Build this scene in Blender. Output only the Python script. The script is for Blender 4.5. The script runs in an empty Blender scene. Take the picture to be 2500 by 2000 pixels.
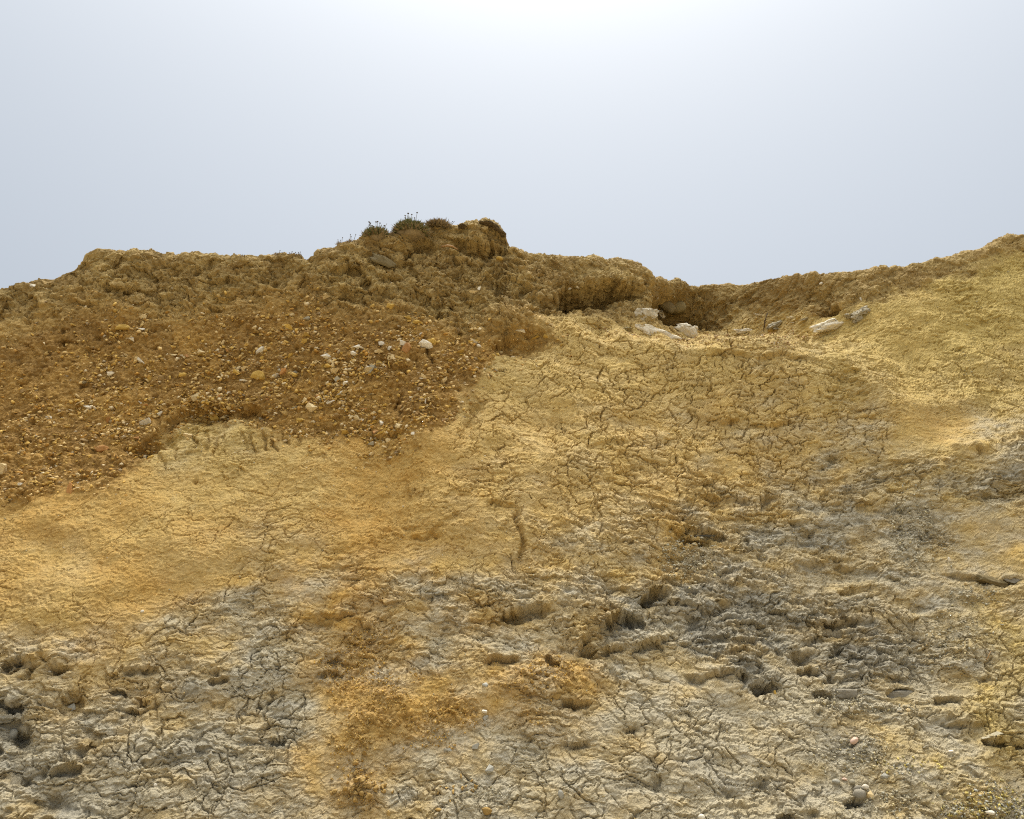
import bpy, bmesh, math, random
import numpy as np
from mathutils import Vector, Matrix, Euler

random.seed(7)
sc = bpy.context.scene
COL = sc.collection

# ------------------------------------------------------------------ camera
CAMZ, PITCH, LENS = 1.6, math.radians(12.0), 27.0
cam_data = bpy.data.cameras.new('camera')
cam_data.lens = LENS
cam_data.sensor_width = 36.0
cam_data.clip_start, cam_data.clip_end = 0.05, 2000.0
cam = bpy.data.objects.new('camera', cam_data)
COL.objects.link(cam)
cam.location = (0, 0, CAMZ)
cam.rotation_euler = (math.pi / 2 + PITCH, 0, 0)
sc.camera = cam

# ------------------------------------------------------------------ sky and sun
SUN_EL, SUN_AZ = math.radians(63.0), math.radians(6.0)      # the pale glow above the middle of the picture
sun_dir = Vector((math.sin(SUN_AZ) * math.cos(SUN_EL), math.cos(SUN_AZ) * math.cos(SUN_EL), math.sin(SUN_EL)))
world = bpy.data.worlds.new('World')
sc.world = world
world.use_nodes = True
nt = world.node_tree
nt.nodes.clear()
def wn(kind, **kw):
    n = nt.nodes.new(kind)
    for k, v in kw.items():
        setattr(n, k, v)
    return n
w_out = wn('ShaderNodeOutputWorld')
w_bg = wn('ShaderNodeBackground')
w_bg.inputs['Strength'].default_value = 0.06
nt.links.new(w_bg.outputs[0], w_out.inputs[0])
sky = wn('ShaderNodeTexSky', sky_type='NISHITA', sun_disc=False)
sky.sun_elevation = SUN_EL
sky.sun_rotation = SUN_AZ
sky.dust_density = 6.0
sky.air_density = 1.0
# thin sea fog: a pale veil over the sky that brightens towards the hidden sun and towards the zenith
tc = wn('ShaderNodeTexCoord')
dot = wn('ShaderNodeVectorMath', operation='DOT_PRODUCT')
nrm = wn('ShaderNodeVectorMath', operation='NORMALIZE')
nt.links.new(tc.outputs['Generated'], nrm.inputs[0])
nt.links.new(nrm.outputs[0], dot.inputs[0])
dot.inputs[1].default_value = sun_dir
def wmath(op, a, b=None, clamp=False):
    n = wn('ShaderNodeMath', operation=op, use_clamp=clamp)
    for i, v in enumerate((a, b)):
        if v is None:
            continue
        if isinstance(v, (int, float)):
            n.inputs[i].default_value = v
        else:
            nt.links.new(v, n.inputs[i])
    return n.outputs[0]
d0 = wmath('MAXIMUM', dot.outputs['Value'], 0.0)
sep = wn('ShaderNodeSeparateXYZ')
nt.links.new(nrm.outputs[0], sep.inputs[0])
up = wmath('MAXIMUM', sep.outputs['Z'], 0.0)
glow = wmath('ADD', wmath('MULTIPLY', wmath('POWER', d0, 3.0), 0.178), wmath('MULTIPLY', wmath('POWER', d0, 34.0), 0.5))
zen = wmath('MULTIPLY', wmath('POWER', up, 8.0), 2.4)
vs = wn('ShaderNodeVectorMath', operation='SCALE')
vs.inputs[0].default_value = (0.258, 0.290, 0.333)
# the side of the sky away from the sun is a little dimmer
nt.links.new(wmath('ADD', 0.80, wmath('MULTIPLY', dot.outputs['Value'], 0.28)), vs.inputs['Scale'])
gs = wn('ShaderNodeVectorMath', operation='SCALE')
gs.inputs[0].default_value = (1.0, 0.965, 0.90)
nt.links.new(wmath('ADD', glow, zen), gs.inputs['Scale'])
ad = wn('ShaderNodeVectorMath', operation='ADD')
nt.links.new(vs.outputs[0], ad.inputs[0])
nt.links.new(gs.outputs[0], ad.inputs[1])
veil = wn('ShaderNodeVectorMath', operation='SCALE')
veil.inputs['Scale'].default_value = 1.0 / 0.06
nt.links.new(ad.outputs[0], veil.inputs[0])
tot = wn('ShaderNodeVectorMath', operation='ADD')
half = wn('ShaderNodeVectorMath', operation='SCALE')
half.inputs['Scale'].default_value = 0.06
nt.links.new(sky.outputs[0], half.inputs[0])
nt.links.new(veil.outputs[0], tot.inputs[0])
nt.links.new(half.outputs[0], tot.inputs[1])
nt.links.new(tot.outputs[0], w_bg.inputs['Color'])

sun_data = bpy.data.lights.new('sun', 'SUN')
sun_data.energy = 2.3
sun_data.angle = math.radians(14.0)
sun_data.color = (1.0, 0.95, 0.86)
sun = bpy.data.objects.new('sun', sun_data)
COL.objects.link(sun)
sun.rotation_euler = (-sun_dir).to_track_quat('-Z', 'Y').to_euler()

sc.view_settings.view_transform = 'Standard'
sc.view_settings.look = 'None'
sc.view_settings.gamma = 1.0
sc.view_settings.use_curve_mapping = False
sc.view_settings.exposure = 0.86
sc.cycles.use_denoising = False            # the grain of the clay is finer than the denoiser keeps
sc.cycles.max_bounces = 5
sc.cycles.diffuse_bounces = 3
sc.cycles.filter_width = 1.15

# ------------------------------------------------------------------ noise
f32 = np.float32
def _h(ix, iy, iz, seed):
    h = (ix.astype(np.uint32) * np.uint32(374761393)) ^ (iy.astype(np.uint32) * np.uint32(668265263)) ^ (iz.astype(np.uint32) * np.uint32(2246822519)) ^ np.uint32((seed * 3266489917 + 977) & 0xffffffff)
    h ^= h >> np.uint32(15); h *= np.uint32(2246822519)
    h ^= h >> np.uint32(13); h *= np.uint32(3266489917)
    h ^= h >> np.uint32(16)
    return h
def _r(h):
    return (h & np.uint32(0xffffff)).astype(f32) * f32(1 / 16777215.0)
_G = np.array([[1,1,0],[-1,1,0],[1,-1,0],[-1,-1,0],[1,0,1],[-1,0,1],[1,0,-1],[-1,0,-1],
               [0,1,1],[0,-1,1],[0,1,-1],[0,-1,-1],[1,1,0],[-1,1,0],[0,-1,1],[0,-1,-1]], f32)
def perlin3(x, y, z, seed=0):
    x, y, z = (np.asarray(a, f32) for a in (x, y, z))
    fx, fy, fz = np.floor(x), np.floor(y), np.floor(z)
    ix, iy, iz = fx.astype(np.int32), fy.astype(np.int32), fz.astype(np.int32)
    x, y, z = x - fx, y - fy, z - fz
    u, v, w = (a * a * a * (a * (a * 6 - 15) + 10) for a in (x, y, z))
    out = 0
    for dx in (0, 1):
        wx = u if dx else 1 - u
        for dy in (0, 1):
            wy = v if dy else 1 - v
            for dz in (0, 1):
                wz = w if dz else 1 - w
                g = _G[(_h(ix + dx, iy + dy, iz + dz, seed) & np.uint32(15)).astype(np.int32)]
                out = out + wx * wy * wz * (g[..., 0] * (x - dx) + g[..., 1] * (y - dy) + g[..., 2] * (z - dz))
    return out
def perlin2(x, y, seed=0):
    x, y = np.asarray(x, f32), np.asarray(y, f32)
    fx, fy = np.floor(x), np.floor(y)
    ix, iy = fx.astype(np.int32), fy.astype(np.int32)
    x, y = x - fx, y - fy
    u, v = (a * a * a * (a * (a * 6 - 15) + 10) for a in (x, y))
    zi = np.zeros_like(ix)
    out = 0
    for dx in (0, 1):
        wx = u if dx else 1 - u
        for dy in (0, 1):
            wy = v if dy else 1 - v
            a = _r(_h(ix + dx, iy + dy, zi, seed)) * f32(2 * math.pi)
            out = out + wx * wy * (np.cos(a) * (x - dx) + np.sin(a) * (y - dy))
    return out * f32(1.4)
def fbm2(x, y, octv, seed, gain=0.5):
    s, a = 0, 1.0
    for o in range(octv):
        s = s + a * perlin2(x * 2 ** o + 17.3 * o, y * 2 ** o - 9.1 * o, seed + o)
        a *= gain
    return s
def voronoi2(x, y, seed, jit=0.92):
    """distance to the nearest point and to the cell border, cell hash, random number of the border, offset from the point"""
    x, y = np.asarray(x, f32), np.asarray(y, f32)
    ix, iy = np.floor(x).astype(np.int32), np.floor(y).astype(np.int32)
    f1 = np.full(x.shape, 9, f32); f2 = f1.copy()
    cid = np.zeros(x.shape, np.uint32); cid2 = cid.copy()
    ox = np.zeros(x.shape, f32); oy = ox.copy(); o2x = ox.copy(); o2y = ox.copy()
    z0 = np.zeros_like(ix)
    for dx in (-1, 0, 1):
        for dy in (-1, 0, 1):
            h = _h(ix + dx, iy + dy, z0, seed)
            h2 = h * np.uint32(2654435761); h2 ^= h2 >> np.uint32(16)
            px = x - (ix + dx) - (0.5 + (_r(h) - 0.5) * jit)
            py = y - (iy + dy) - (0.5 + (_r(h2) - 0.5) * jit)
            d = px * px + py * py
            near = d < f1
            second = ~near & (d < f2)
            f2 = np.where(near, f1, np.where(second, d, f2))
            cid2 = np.where(near, cid, np.where(second, h, cid2))
            o2x = np.where(near, ox, np.where(second, px, o2x)); o2y = np.where(near, oy, np.where(second, py, o2y))
            cid = np.where(near, h, cid)
            ox = np.where(near, px, ox); oy = np.where(near, py, oy)
            f1 = np.where(near, d, f1)
    e = (f2 - f1) / (2 * np.sqrt((ox - o2x) ** 2 + (oy - o2y) ** 2) + 1e-6)
    er = cid ^ cid2
    er = er * np.uint32(2246822519); er ^= er >> np.uint32(14)
    return np.sqrt(f1), e, cid, _r(er), ox, oy
def crumbs3(x, y, z, seed, jit=0.95):
    """distance to the nearest of scattered points in space, and that point's random number"""
    ix, iy, iz = (np.floor(a).astype(np.int32) for a in (x, y, z))
    f1 = np.full(x.shape, 9, f32); cid = np.zeros(x.shape, np.uint32)
    for dx in (-1, 0, 1):
        for dy in (-1, 0, 1):
            for dz in (-1, 0, 1):
                h = _h(ix + dx, iy + dy, iz + dz, seed)
                h2 = h * np.uint32(2654435761); h2 ^= h2 >> np.uint32(15)
                h3 = h2 * np.uint32(2246822519); h3 ^= h3 >> np.uint32(13)
                d = (x - (ix + dx) - .5 - (_r(h) - .5) * jit) ** 2 + (y - (iy + dy) - .5 - (_r(h2) - .5) * jit) ** 2 + (z - (iz + dz) - .5 - (_r(h3) - .5) * jit) ** 2
                near = d < f1
                f1 = np.where(near, d, f1); cid = np.where(near, h, cid)
    return np.sqrt(f1), _r(cid * np.uint32(40503) + np.uint32(11))
def sstep(a, b, x):
    t = np.clip((x - a) / (b - a), 0, 1)
    return t * t * (3 - 2 * t)

# ------------------------------------------------------------------ the cliff: large form
CP, SP = math.cos(PITCH), math.sin(PITCH)
KPX = (18.0 / LENS) / 1250.0                       # metres per photo pixel at one metre
def ray(px, py):
    sx, sy = (px - 1250) * KPX, (1000 - py) * KPX
    return np.array([sx, CP - sy * SP, SP + sy * CP])
def survey(x, y, z):
    """where a point of the face stands in the photograph"""
    zz = z - CAMZ
    dep = y * CP + zz * SP
    upv = -y * SP + zz * CP
    return 1250 + x / dep / KPX, 1000 - upv / dep / KPX

LEDGE = [(-600, 300, 0, .3), (1250, 790, 0, .3), (1330, 800, .06, .3), (1400, 815, .15, .3), (1480, 832, .28, .3), (1560, 842, .45, .32), (1650, 842, .6, .4),
         (1750, 848, 1.2, .62), (1850, 856, 1.7, .8), (1950, 856, 1.8, .85), (2030, 862, 1.7, .85), (2090, 905, 1.35, 1.1), (2150, 965, 1.0, 1.4),
         (2230, 1035, .75, 1.6), (2300, 1085, .6, 1.6), (2400, 1130, .5, 1.6), (2500, 1150, .45, 1.6), (2800, 1180, .4, 1.6)]
def f_nominal(x, z):
    y = 4.9 + .74 * np.minimum(z, 3.0) + .50 * np.maximum(z - 3.0, 0)
    y = y + .18 * np.sin(x * .55 + .6) - .10 * np.sin(x * 1.3 + z * .8) + .07 * np.sin(z * 1.7 - x * .4)
    return y
def solve(px, py, f):
    d = ray(px, py)
    t = np.arange(3.5, 18, .004)
    g = t * d[1] - f(t * d[0], CAMZ + t * d[2])
    i = np.argmax(g > 0)
    t = t[i]
    return np.array([t * d[0], t * d[1], CAMZ + t * d[2]])
_l = [(solve(a, b, f_nominal), r, h) for a, b, r, h in LEDGE]
LX = np.array([p[0] for p, r, h in _l]); LZ = np.array([p[2] for p, r, h in _l])
LR = np.array([r for p, r, h in _l]); LH = np.array([h for p, r, h in _l])
LZ[0] = LZ[1]; LX[0] = -20
_o = np.argsort(LX); LX, LZ, LR, LH = LX[_o], LZ[_o], LR[_o], LH[_o]
def f_face(x, z):
    zl, r, h = np.interp(x, LX, LZ) + .05 * np.sin(x * 5.1 + 1) + .035 * np.sin(x * 11.7) + .02 * np.sin(x * 23), np.interp(x, LX, LR), np.interp(x, LX, LH)
    return f_nominal(x, z) + r * sstep(0, 1, (z - zl) / h)
CREST = [(-700, 800), (-300, 745), (0, 712), (60, 700), (100, 690), (140, 682), (170, 667), (200, 645), (230, 628), (265, 614), (330, 613), (420, 619),
         (480, 622), (530, 627), (600, 630), (680, 625), (745, 629), (765, 626), (790, 609), (830, 595), (860, 590), (900, 583), (960, 578),
         (1000, 570), (1040, 561), (1090, 553), (1130, 552), (1160, 550), (1187, 544), (1205, 548), (1220, 560), (1232, 575), (1240, 592),
         (1248, 605), (1300, 612), (1360, 620), (1390, 631), (1450, 635), (1480, 630), (1510, 628), (1545, 636), (1565, 646), (1580, 667),
         (1592, 678), (1610, 680), (1650, 680), (1672, 688), (1690, 697), (1730, 693), (1760, 696), (1800, 695), (1850, 689), (1890, 681),
         (1950, 674), (2000, 671), (2050, 668), (2100, 664), (2150, 658), (2200, 650), (2250, 641), (2300, 632), (2350, 622), (2380, 614),
         (2420, 598), (2460, 586), (2500, 579), (2600, 560), (2900, 540)]
RC = 0.16
_c = []
for a, b in CREST:
    p = solve(a, b + 1, lambda x, z: f_face(x, z) + RC * .4)
    _c.append((p[0], p[2] + .012))
_c.sort()
CX = np.array([c[0] for c in _c]); CZ = np.array([c[1] for c in _c])
def crest(x):
    return np.interp(x, CX, CZ)

# grid: columns fan out a little with height, rows follow the slope, then roll over the edge onto the plateau
NI = 1330
ui = np.linspace(-1.02, 1.05, NI)
du = ui[1] - ui[0]
ext = np.cumsum(du * 1.06 ** np.arange(1, 61))
U = np.concatenate([ui[0] - ext[::-1], ui, ui[-1] + ext])
NF, NA, NP = 770, 14, 34
s = np.linspace(0, 1, NF)
TAU = (1.85 ** s - 1) / .85
Z0 = -0.35
rows_w = 3.25 + 3.35 * TAU
NR = NF + NA + NP
NC = len(U)
X = np.zeros((NR, NC)); Y = X.copy(); Z = X.copy()
X[:NF] = rows_w[:, None] * U[None, :]
X[NF:] = rows_w[-1] * U[None, :]
CR = crest(X)
CR = CR + .020 * perlin2(X * 2.2, X * 0 + 3.1, 5) + .012 * perlin2(X * 7, X * 0 + 1.7, 6)
Z[:NF] = Z0 + (CR[:NF] - RC - Z0) * TAU[:, None]
Y[:NF] = f_face(X[:NF], Z[:NF])
th = np.linspace(0, math.pi / 2, NA + 1)[1:, None]
Z[NF:NF + NA] = CR[NF:NF + NA] - RC + RC * np.sin(th)
Y[NF:NF + NA] = Y[NF - 1] + RC * .9 * (1 - np.cos(th)) + .0
bk = np.cumsum(.012 * 1.17 ** np.arange(NP))[:, None]
Y[NF + NA:] = Y[NF + NA - 1] + bk
Z[NF + NA:] = Z[NF + NA - 1] - .10 * bk
A, B = survey(X, Y, Z)
A[NF + NA:], B[NF + NA:] = A[NF + NA - 1], B[NF + NA - 1]
A, B = A.astype(f32), B.astype(f32)
# slope length for the patterns that lie in the face
seg = np.sqrt(np.diff(Y, axis=0) ** 2 + np.diff(Z, axis=0) ** 2)
S = np.vstack([np.zeros((1, NC)), np.cumsum(seg, axis=0)]).astype(f32)
Xf = X.astype(f32); Yf = Y.astype(f32); Zf = Z.astype(f32)
def grid_normals(X, Y, Z):
    P = np.stack([X, Y, Z], -1)
    gu, gv = np.gradient(P, axis=1), np.gradient(P, axis=0)
    n = np.cross(gu, gv)
    n /= np.linalg.norm(n, axis=-1, keepdims=True) + 1e-12
    return n
N = grid_normals(X, Y, Z)

# ------------------------------------------------------------------ the cliff: what it is made of, read off the photograph
wob1 = perlin2(Xf * 3.1, S * 3.1, 21); wob2 = perlin2(Xf * 3.1 + 40, S * 3.1, 22)
wob3 = perlin2(Xf * 11, S * 11, 23); wob4 = perlin2(Xf * 11 + 40, S * 11, 24)
AW = A + 26 * wob1 + 9 * wob3
BW = B + 22 * wob2 + 9 * wob4
def sdf_poly(poly, qx, qy):
    d2 = np.full(qx.shape, 1e12, f32); inside = np.zeros(qx.shape, bool)
    n = len(poly)
    for i in range(n):
        (ax, ay), (bx, by) = poly[i], poly[(i + 1) % n]
        ex, ey = bx - ax, by - ay
        wx, wy = qx - ax, qy - ay
        t = np.clip((wx * ex + wy * ey) / (ex * ex + ey * ey + 1e-9), 0, 1)
        d2 = np.minimum(d2, (wx - ex * t) ** 2 + (wy - ey * t) ** 2)
        cross = ((ay > qy) != (by > qy)) & (qx < (bx - ax) * (qy - ay) / (by - ay + 1e-9) + ax)
        inside ^= cross
    d = np.sqrt(d2)
    return np.where(inside, -d, d)
GRAVEL_TOP = [(-400, 800), (0, 775), (150, 725), (230, 700), (420, 745), (560, 705), (640, 695), (760, 700), (900, 725), (1000, 745), (1080, 760), (1150, 775), (1260, 765), (1345, 780)]
GRAVEL_LOW = [(1352, 835), (1290, 858), (1210, 868), (1180, 915), (1120, 985), (1075, 1045), (960, 1075), (850, 1060), (740, 1072), (640, 1040), (560, 1018), (480, 1012), (420, 1048), (370, 1088), (335, 1150), (250, 1190), (150, 1215), (60, 1222), (0, 1235), (-400, 1300)]
sd = sdf_poly(GRAVEL_TOP + GRAVEL_LOW, AW, BW)
top_soft = sstep(-8, 90, BW - np.interp(AW, [p[0] for p in GRAVEL_TOP], [p[1] for p in GRAVEL_TOP]))
gw = 12 + 40 * sstep(-.1, .5, perlin2(Xf * 1.6, S * 1.6, 25))
m_gravel = sstep(gw, -gw, sd + 10 * wob3) * (0.25 + .75 * top_soft)
SOIL = [(-900, -900), (3300, -900), (3300, 575), (2500, 612), (2400, 652), (2250, 700), (2130, 745), (2010, 775), (1900, 760), (1790, 762), (1715, 800), (1560, 792), (1450, 780), (1350, 765), (1260, 800), (1150, 850), (900, 850), (500, 800), (200, 800), (-900, 850)]
m_soil = sstep(18, -18, sdf_poly(SOIL, AW, BW)) * (1 - m_gravel)

# px, py, grey, orange, rough, crack, olive
PAINT = [(100,1270,.0,.75,.05,.15,0),(280,1215,0,.65,.1,.2,0),(760,1110,0,.45,.2,.3,0),(900,1095,0,.9,.3,.1,0),(1010,1080,0,.6,.3,.3,0),(900,1290,0,.85,.25,.1,0),(870,1420,.15,.75,.35,.3,0),(850,1500,.2,.8,.4,.3,0),(950,1600,.4,.65,.4,.3,0),(860,1620,.3,.75,.4,.3,0),(100,1350,.1,.45,.05,.4,0),(100,1450,.05,.5,.05,.35,0),(300,1280,0,.4,.1,.35,0),(300,1450,0,.6,.05,.2,0),(500,1400,.05,.55,.05,.25,0),
(450,1200,0,.35,.1,.3,0),(650,1180,0,.25,.15,.4,0),(560,1080,.1,.05,.45,.3,.3),(420,1110,.1,.05,.4,.3,.3),(700,1110,.05,.15,.4,.3,.2),(700,1330,.15,.25,.3,.5,0),(900,1130,0,.6,.3,.15,0),(950,1230,0,.75,.2,.1,0),
(880,1350,.1,.65,.3,.2,0),(800,1450,.3,.45,.4,.4,0),(60,1560,.3,.3,.3,.3,0),(100,1620,.45,.2,.6,.3,0),(250,1580,.2,.45,.25,.4,0),(200,1700,.55,.15,.5,.5,0),(60,1800,.8,.05,.85,.4,0),
(100,1950,.75,.05,.75,.5,0),(350,1700,.5,.2,.5,.6,0),(480,1640,.5,.2,.5,.6,0),(500,1540,.5,.2,.4,.6,0),(600,1500,.7,.05,.45,.6,0),(640,1650,.85,0,.4,.8,0),(400,1850,.8,.05,.5,.7,0),(300,1900,.8,.05,.6,.6,0),
(600,1850,.9,.0,.45,.8,0),(700,1750,.9,.05,.3,.8,0),(720,1960,.7,.3,.3,.5,0),(760,1560,.45,.4,.5,.5,0),(900,1530,.25,.75,.4,.4,0),(1000,1460,.4,.5,.45,.5,0),
(1050,1590,.6,.3,.45,.5,0),(930,1660,.25,.75,.35,.3,0),(1150,1000,.05,.15,.2,.4,0),(1250,950,.05,.05,.1,.6,.2),(1350,900,.05,.05,.1,.8,.2),(1500,900,.05,.1,.1,1,.2),(1700,900,.08,.05,.15,1,.2),
(1250,1050,.05,.2,.12,.7,0),(1500,1050,.1,.1,.2,1,0),(1700,1050,.12,.15,.25,1,0),(1900,950,.12,.05,.2,1,.1),(1900,1080,.2,.1,.3,.9,0),(2100,1050,.3,0,.35,.7,0),
(2080,920,.1,.05,.5,.5,.4),(2200,850,.0,.1,.3,.3,.6),(2350,800,0,.05,.3,.4,.8),(2200,740,0,.1,.3,.2,.6),(2400,700,0,0,.4,.2,.8),(2350,950,.05,.05,.3,.6,.6),(2480,950,.1,.05,.3,.6,.6),(2280,1050,0,.35,.02,0,.2),(2320,1080,0,.3,.03,0,.2),
(2430,1060,.5,.05,.3,.3,.2),(2480,1150,.65,0,.7,.4,.2),(2330,1150,.45,0,.8,.3,.4),(2200,1200,.45,.0,.6,.5,.2),(2000,1180,.35,.05,.6,.6,0),(1800,1200,.2,.1,.55,.7,0),
(1650,1180,.1,.2,.4,.8,0),(1500,1200,.15,.1,.4,.8,0),(1350,1200,.1,.15,.3,.7,0),(1200,1200,.1,.2,.3,.5,0),(1150,1300,.1,.35,.15,.3,0),(1350,1330,.2,.15,.45,.5,0),
(1500,1350,.3,.1,.5,.5,0),(1650,1340,.35,.25,.8,.2,0),(1760,1290,.35,.1,.7,.4,0),(1850,1330,.65,0,.7,.4,0),(2020,1290,.7,0,.7,.4,0),(2050,1380,.6,.05,.4,.2,0),(2230,1290,.85,0,.6,.1,0),(2420,1300,.35,.25,.08,.1,.2),(2330,1400,.5,.1,.3,.1,.2),
(2480,1440,.4,.15,.4,.2,.3),(1200,1450,.4,.2,.55,.5,0),(1400,1430,.4,.15,.6,.5,0),(1550,1480,.65,.05,.9,.5,0),(1300,1520,.55,.25,.65,.5,0),(1550,1600,.75,.0,.4,.6,0),
(1750,1500,.85,0,.9,.6,0),(1850,1580,.8,0,.95,.6,0),(2100,1500,.6,.1,.8,.6,0),(2100,1600,.75,.1,.8,.5,0),(2300,1500,.5,.1,.35,.2,.3),(2450,1550,.35,.0,.3,.6,.6),(2450,1750,.4,0,.4,.7,.6),(2250,1620,.8,.0,.6,.6,0),
(2050,1700,.8,0,.5,.5,0),(2250,1750,.6,0,.4,.5,.3),(1800,1700,.85,.0,.3,.7,0),(1650,1800,.8,0,.3,.7,0),(1700,1660,.55,.1,.3,.2,.1),(1900,1850,.85,0,.3,.6,0),(2050,1850,.6,0,.4,.2,.2),
(2300,1880,.55,0,.4,.3,.4),(2400,1960,.5,.1,.6,0,.4),(1900,1970,.8,0,.45,.5,0),(2100,1970,.8,0,.4,.5,0),(1500,1760,.7,.1,.35,.6,0),(1450,1900,.7,.1,.25,.6,0),(1350,1980,.75,.1,.3,.5,0),
(1250,1850,.8,.05,.4,.5,0),(1150,1960,.85,.1,.4,.5,0),(1080,1860,.6,.4,.3,.3,0),(900,1780,0,.95,.35,0,0),(850,1690,0,.95,.3,0,0),(1000,1720,.1,.8,.25,.05,0),(1250,1680,.2,.7,.4,.1,0),(1400,1660,.2,.65,.45,.1,0),
(880,1930,.05,.95,.45,0,0),(980,1950,.85,.05,.3,.7,0),(790,1900,.4,.6,.2,.1,0),(800,1790,.3,.7,.2,.1,0),(1150,1540,.5,.3,.5,.5,0),(1130,1690,.2,.75,.35,.05,0),(1050,1800,.3,.65,.3,.1,0)]
pa = np.array(PAINT, f32)
gx, gy = np.meshgrid(np.arange(-800, 3320, 20, dtype=f32), np.arange(400, 2420, 20, dtype=f32))
w_ = 0; acc = 0
for row in pa:
    d2 = ((gx - row[0]) ** 2 + (1.5 * (gy - row[1])) ** 2)
    k = np.exp(-np.sqrt(d2) / 38.0) + 1e-9 / (1 + d2 * 1e-4)
    w_ = w_ + k
    acc = acc + k[..., None] * row[2:]
field = acc / w_[..., None]
def sample(field, qx, qy):
    fx = np.clip((qx + 800) / 20, 0, field.shape[1] - 1.01); fy = np.clip((qy - 400) / 20, 0, field.shape[0] - 1.01)
    ix, iy = fx.astype(int), fy.astype(int)
    tx, ty = (fx - ix)[..., None], (fy - iy)[..., None]
    return (field[iy, ix] * (1 - tx) * (1 - ty) + field[iy, ix + 1] * tx * (1 - ty) + field[iy + 1, ix] * (1 - tx) * ty + field[iy + 1, ix + 1] * tx * ty).astype(f32)
att = sample(field, AW, BW)
grey, orange, rough, crackm, olive = (att[..., i].copy() for i in range(5))
m_clay = np.clip(1 - m_gravel - m_soil, 0, 1)
grey = np.clip(grey * 1.18, 0, 1)
mot = fbm2(Xf * 2.6, S * 4.2, 4, 31, .6)
grey = np.clip(grey + .45 * mot * np.clip(grey * 3, 0, 1), 0, 1)
orange = np.clip(orange + .3 * fbm2(Xf * 2.0 + 9, S * 3.0, 4, 35, .6) * np.clip(orange * 3, 0, 1), 0, 1)
rough = np.clip(rough + .25 * perlin2(Xf * 2.2, S * 3.0, 37) * np.clip(rough * 4, 0, 1), 0, 1)

# ------------------------------------------------------------------ the cliff: hollows, lips and fissures seen in the photograph
D = np.zeros(A.shape, f32)
wob5, wob6 = perlin2(Xf * 24, S * 24, 27), perlin2(Xf * 24 + 50, S * 24, 28)
AL, BL = A + 9 * wob3 + 14 * wob1 + 3 * wob5, B + 8 * wob4 + 8 * wob2 + 4 * wob6
def dent(px, py, rx, ry, depth, ang=0, p=1.0):
    c, s_ = math.cos(math.radians(ang)), math.sin(math.radians(ang))
    dx, dy = AL - px, BL - py
    q = ((dx * c + dy * s_) / rx) ** 2 + ((-dx * s_ + dy * c) / ry) ** 2
    D[...] -= depth * np.exp(-q ** p)
def line_dist(pts):
    AL, BL = A + 4 * wob3 + 16 * wob1, B + 5 * wob4 + 9 * wob2
    best = np.full(A.shape, 1e9, f32); side = np.zeros(A.shape, f32); along = np.zeros(A.shape, f32)
    n = len(pts) - 1
    for i in range(n):
        (ax, ay), (bx, by) = pts[i], pts[i + 1]
        ex, ey = bx - ax, by - ay
        L2 = ex * ex + ey * ey
        wx, wy = AL - ax, BL - ay
        t = np.clip((wx * ex + wy * ey) / L2, 0, 1)
        d = np.sqrt((wx - ex * t) ** 2 + (wy - ey * t) ** 2)
        c = (ex * wy - ey * wx)
        m = d < best
        best = np.where(m, d, best); side = np.where(m, np.sign(c), side); along = np.where(m, (i + t) / n, along)
    return best, side, along
LIPN = perlin2(Xf * 5.5, S * 5.5, 48)
LIPK = 1.0
def lip(pts, out, into, l_up, l_dn):
    """an overhanging edge: bulges above the line, cut back below it (points run left to right)"""
    d, sd_, al = line_dist(pts)
    e = np.clip(np.minimum(al, 1 - al) * 6, 0, 1) ** .7
    t = sstep(-5, 5, d * np.where(sd_ <= 0, -1, 1))
    brk = np.maximum(sstep(-.55, .15, LIPN), 0.75 * m_soil) * LIPK
    D[...] += ((1 - t) * out * np.exp(-d / l_up) - t * into * np.exp(-(d / l_dn) ** 1.5)) * np.where(d > 400, 0, e) * brk
def fissure(pts, depth, w):
    d, _, al = line_dist(pts)
    D[...] -= depth * np.exp(-(d / w) ** 2) * np.clip(np.minimum(al, 1 - al) * 6, .15, 1)
# crest and brown soil
lip([(985, 620), (1010, 592), (1030, 588), (1060, 590)], .05, .12, 25, 30)
dent(1000, 612, 30, 14, .14, -55)
lip([(1105, 588), (1150, 604), (1190, 606), (1232, 596)], .10, .14, 28, 20)
lip([(1050, 655), (1070, 650), (1100, 648)], .03, .06, 14, 14)
lip([(1350, 708), (1400, 702), (1450, 696), (1500, 688), (1580, 704)], .14, .24, 28, 34)
dent(1430, 724, 80, 18, .50, -8); dent(1395, 738, 26, 13, .32)
dent(1540, 706, 44, 13, .16)
lip([(1625, 700), (1660, 725), (1700, 730), (1750, 742)], .06, .10, 24, 40)
dent(1690, 752, 70, 30, .58, 14); dent(1655, 778, 26, 12, .22)
dent(1700, 735, 40, 30, .12, 30)
dent(2020, 757, 20, 9, .26); dent(1992, 722, 42, 22, .13); dent(2010, 740, 22, 16, .08)
dent(2045, 745, 14, 12, -.07)
fissure([(1222, 650), (1219, 690), (1222, 730)], .10, 7); fissure([(1205, 655), (1203, 700)], .05, 6)
dent(1060, 748, 42, 20, .12); dent(1220, 745, 30, 30, -.05); dent(1215, 640, 20, 18, -.04)
dent(1180, 560, 45, 25, -.05)
fissure([(1010, 640), (1012, 700)], .05, 4); fissure([(285, 700), (287, 740)], .05, 5); fissure([(300, 690), (296, 720)], .05, 5)
fissure([(207, 690), (205, 740)], .04, 6); fissure([(375, 690), (372, 730)], .04, 6)
dent(755, 632, 14, 10, .06); lip([(690, 668), (720, 662), (745, 660)], .02, .04, 10, 12)
dent(520, 750, 14, 5, .08); dent(615, 812, 14, 8, .05); dent(600, 840, 30, 12, -.04)
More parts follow.
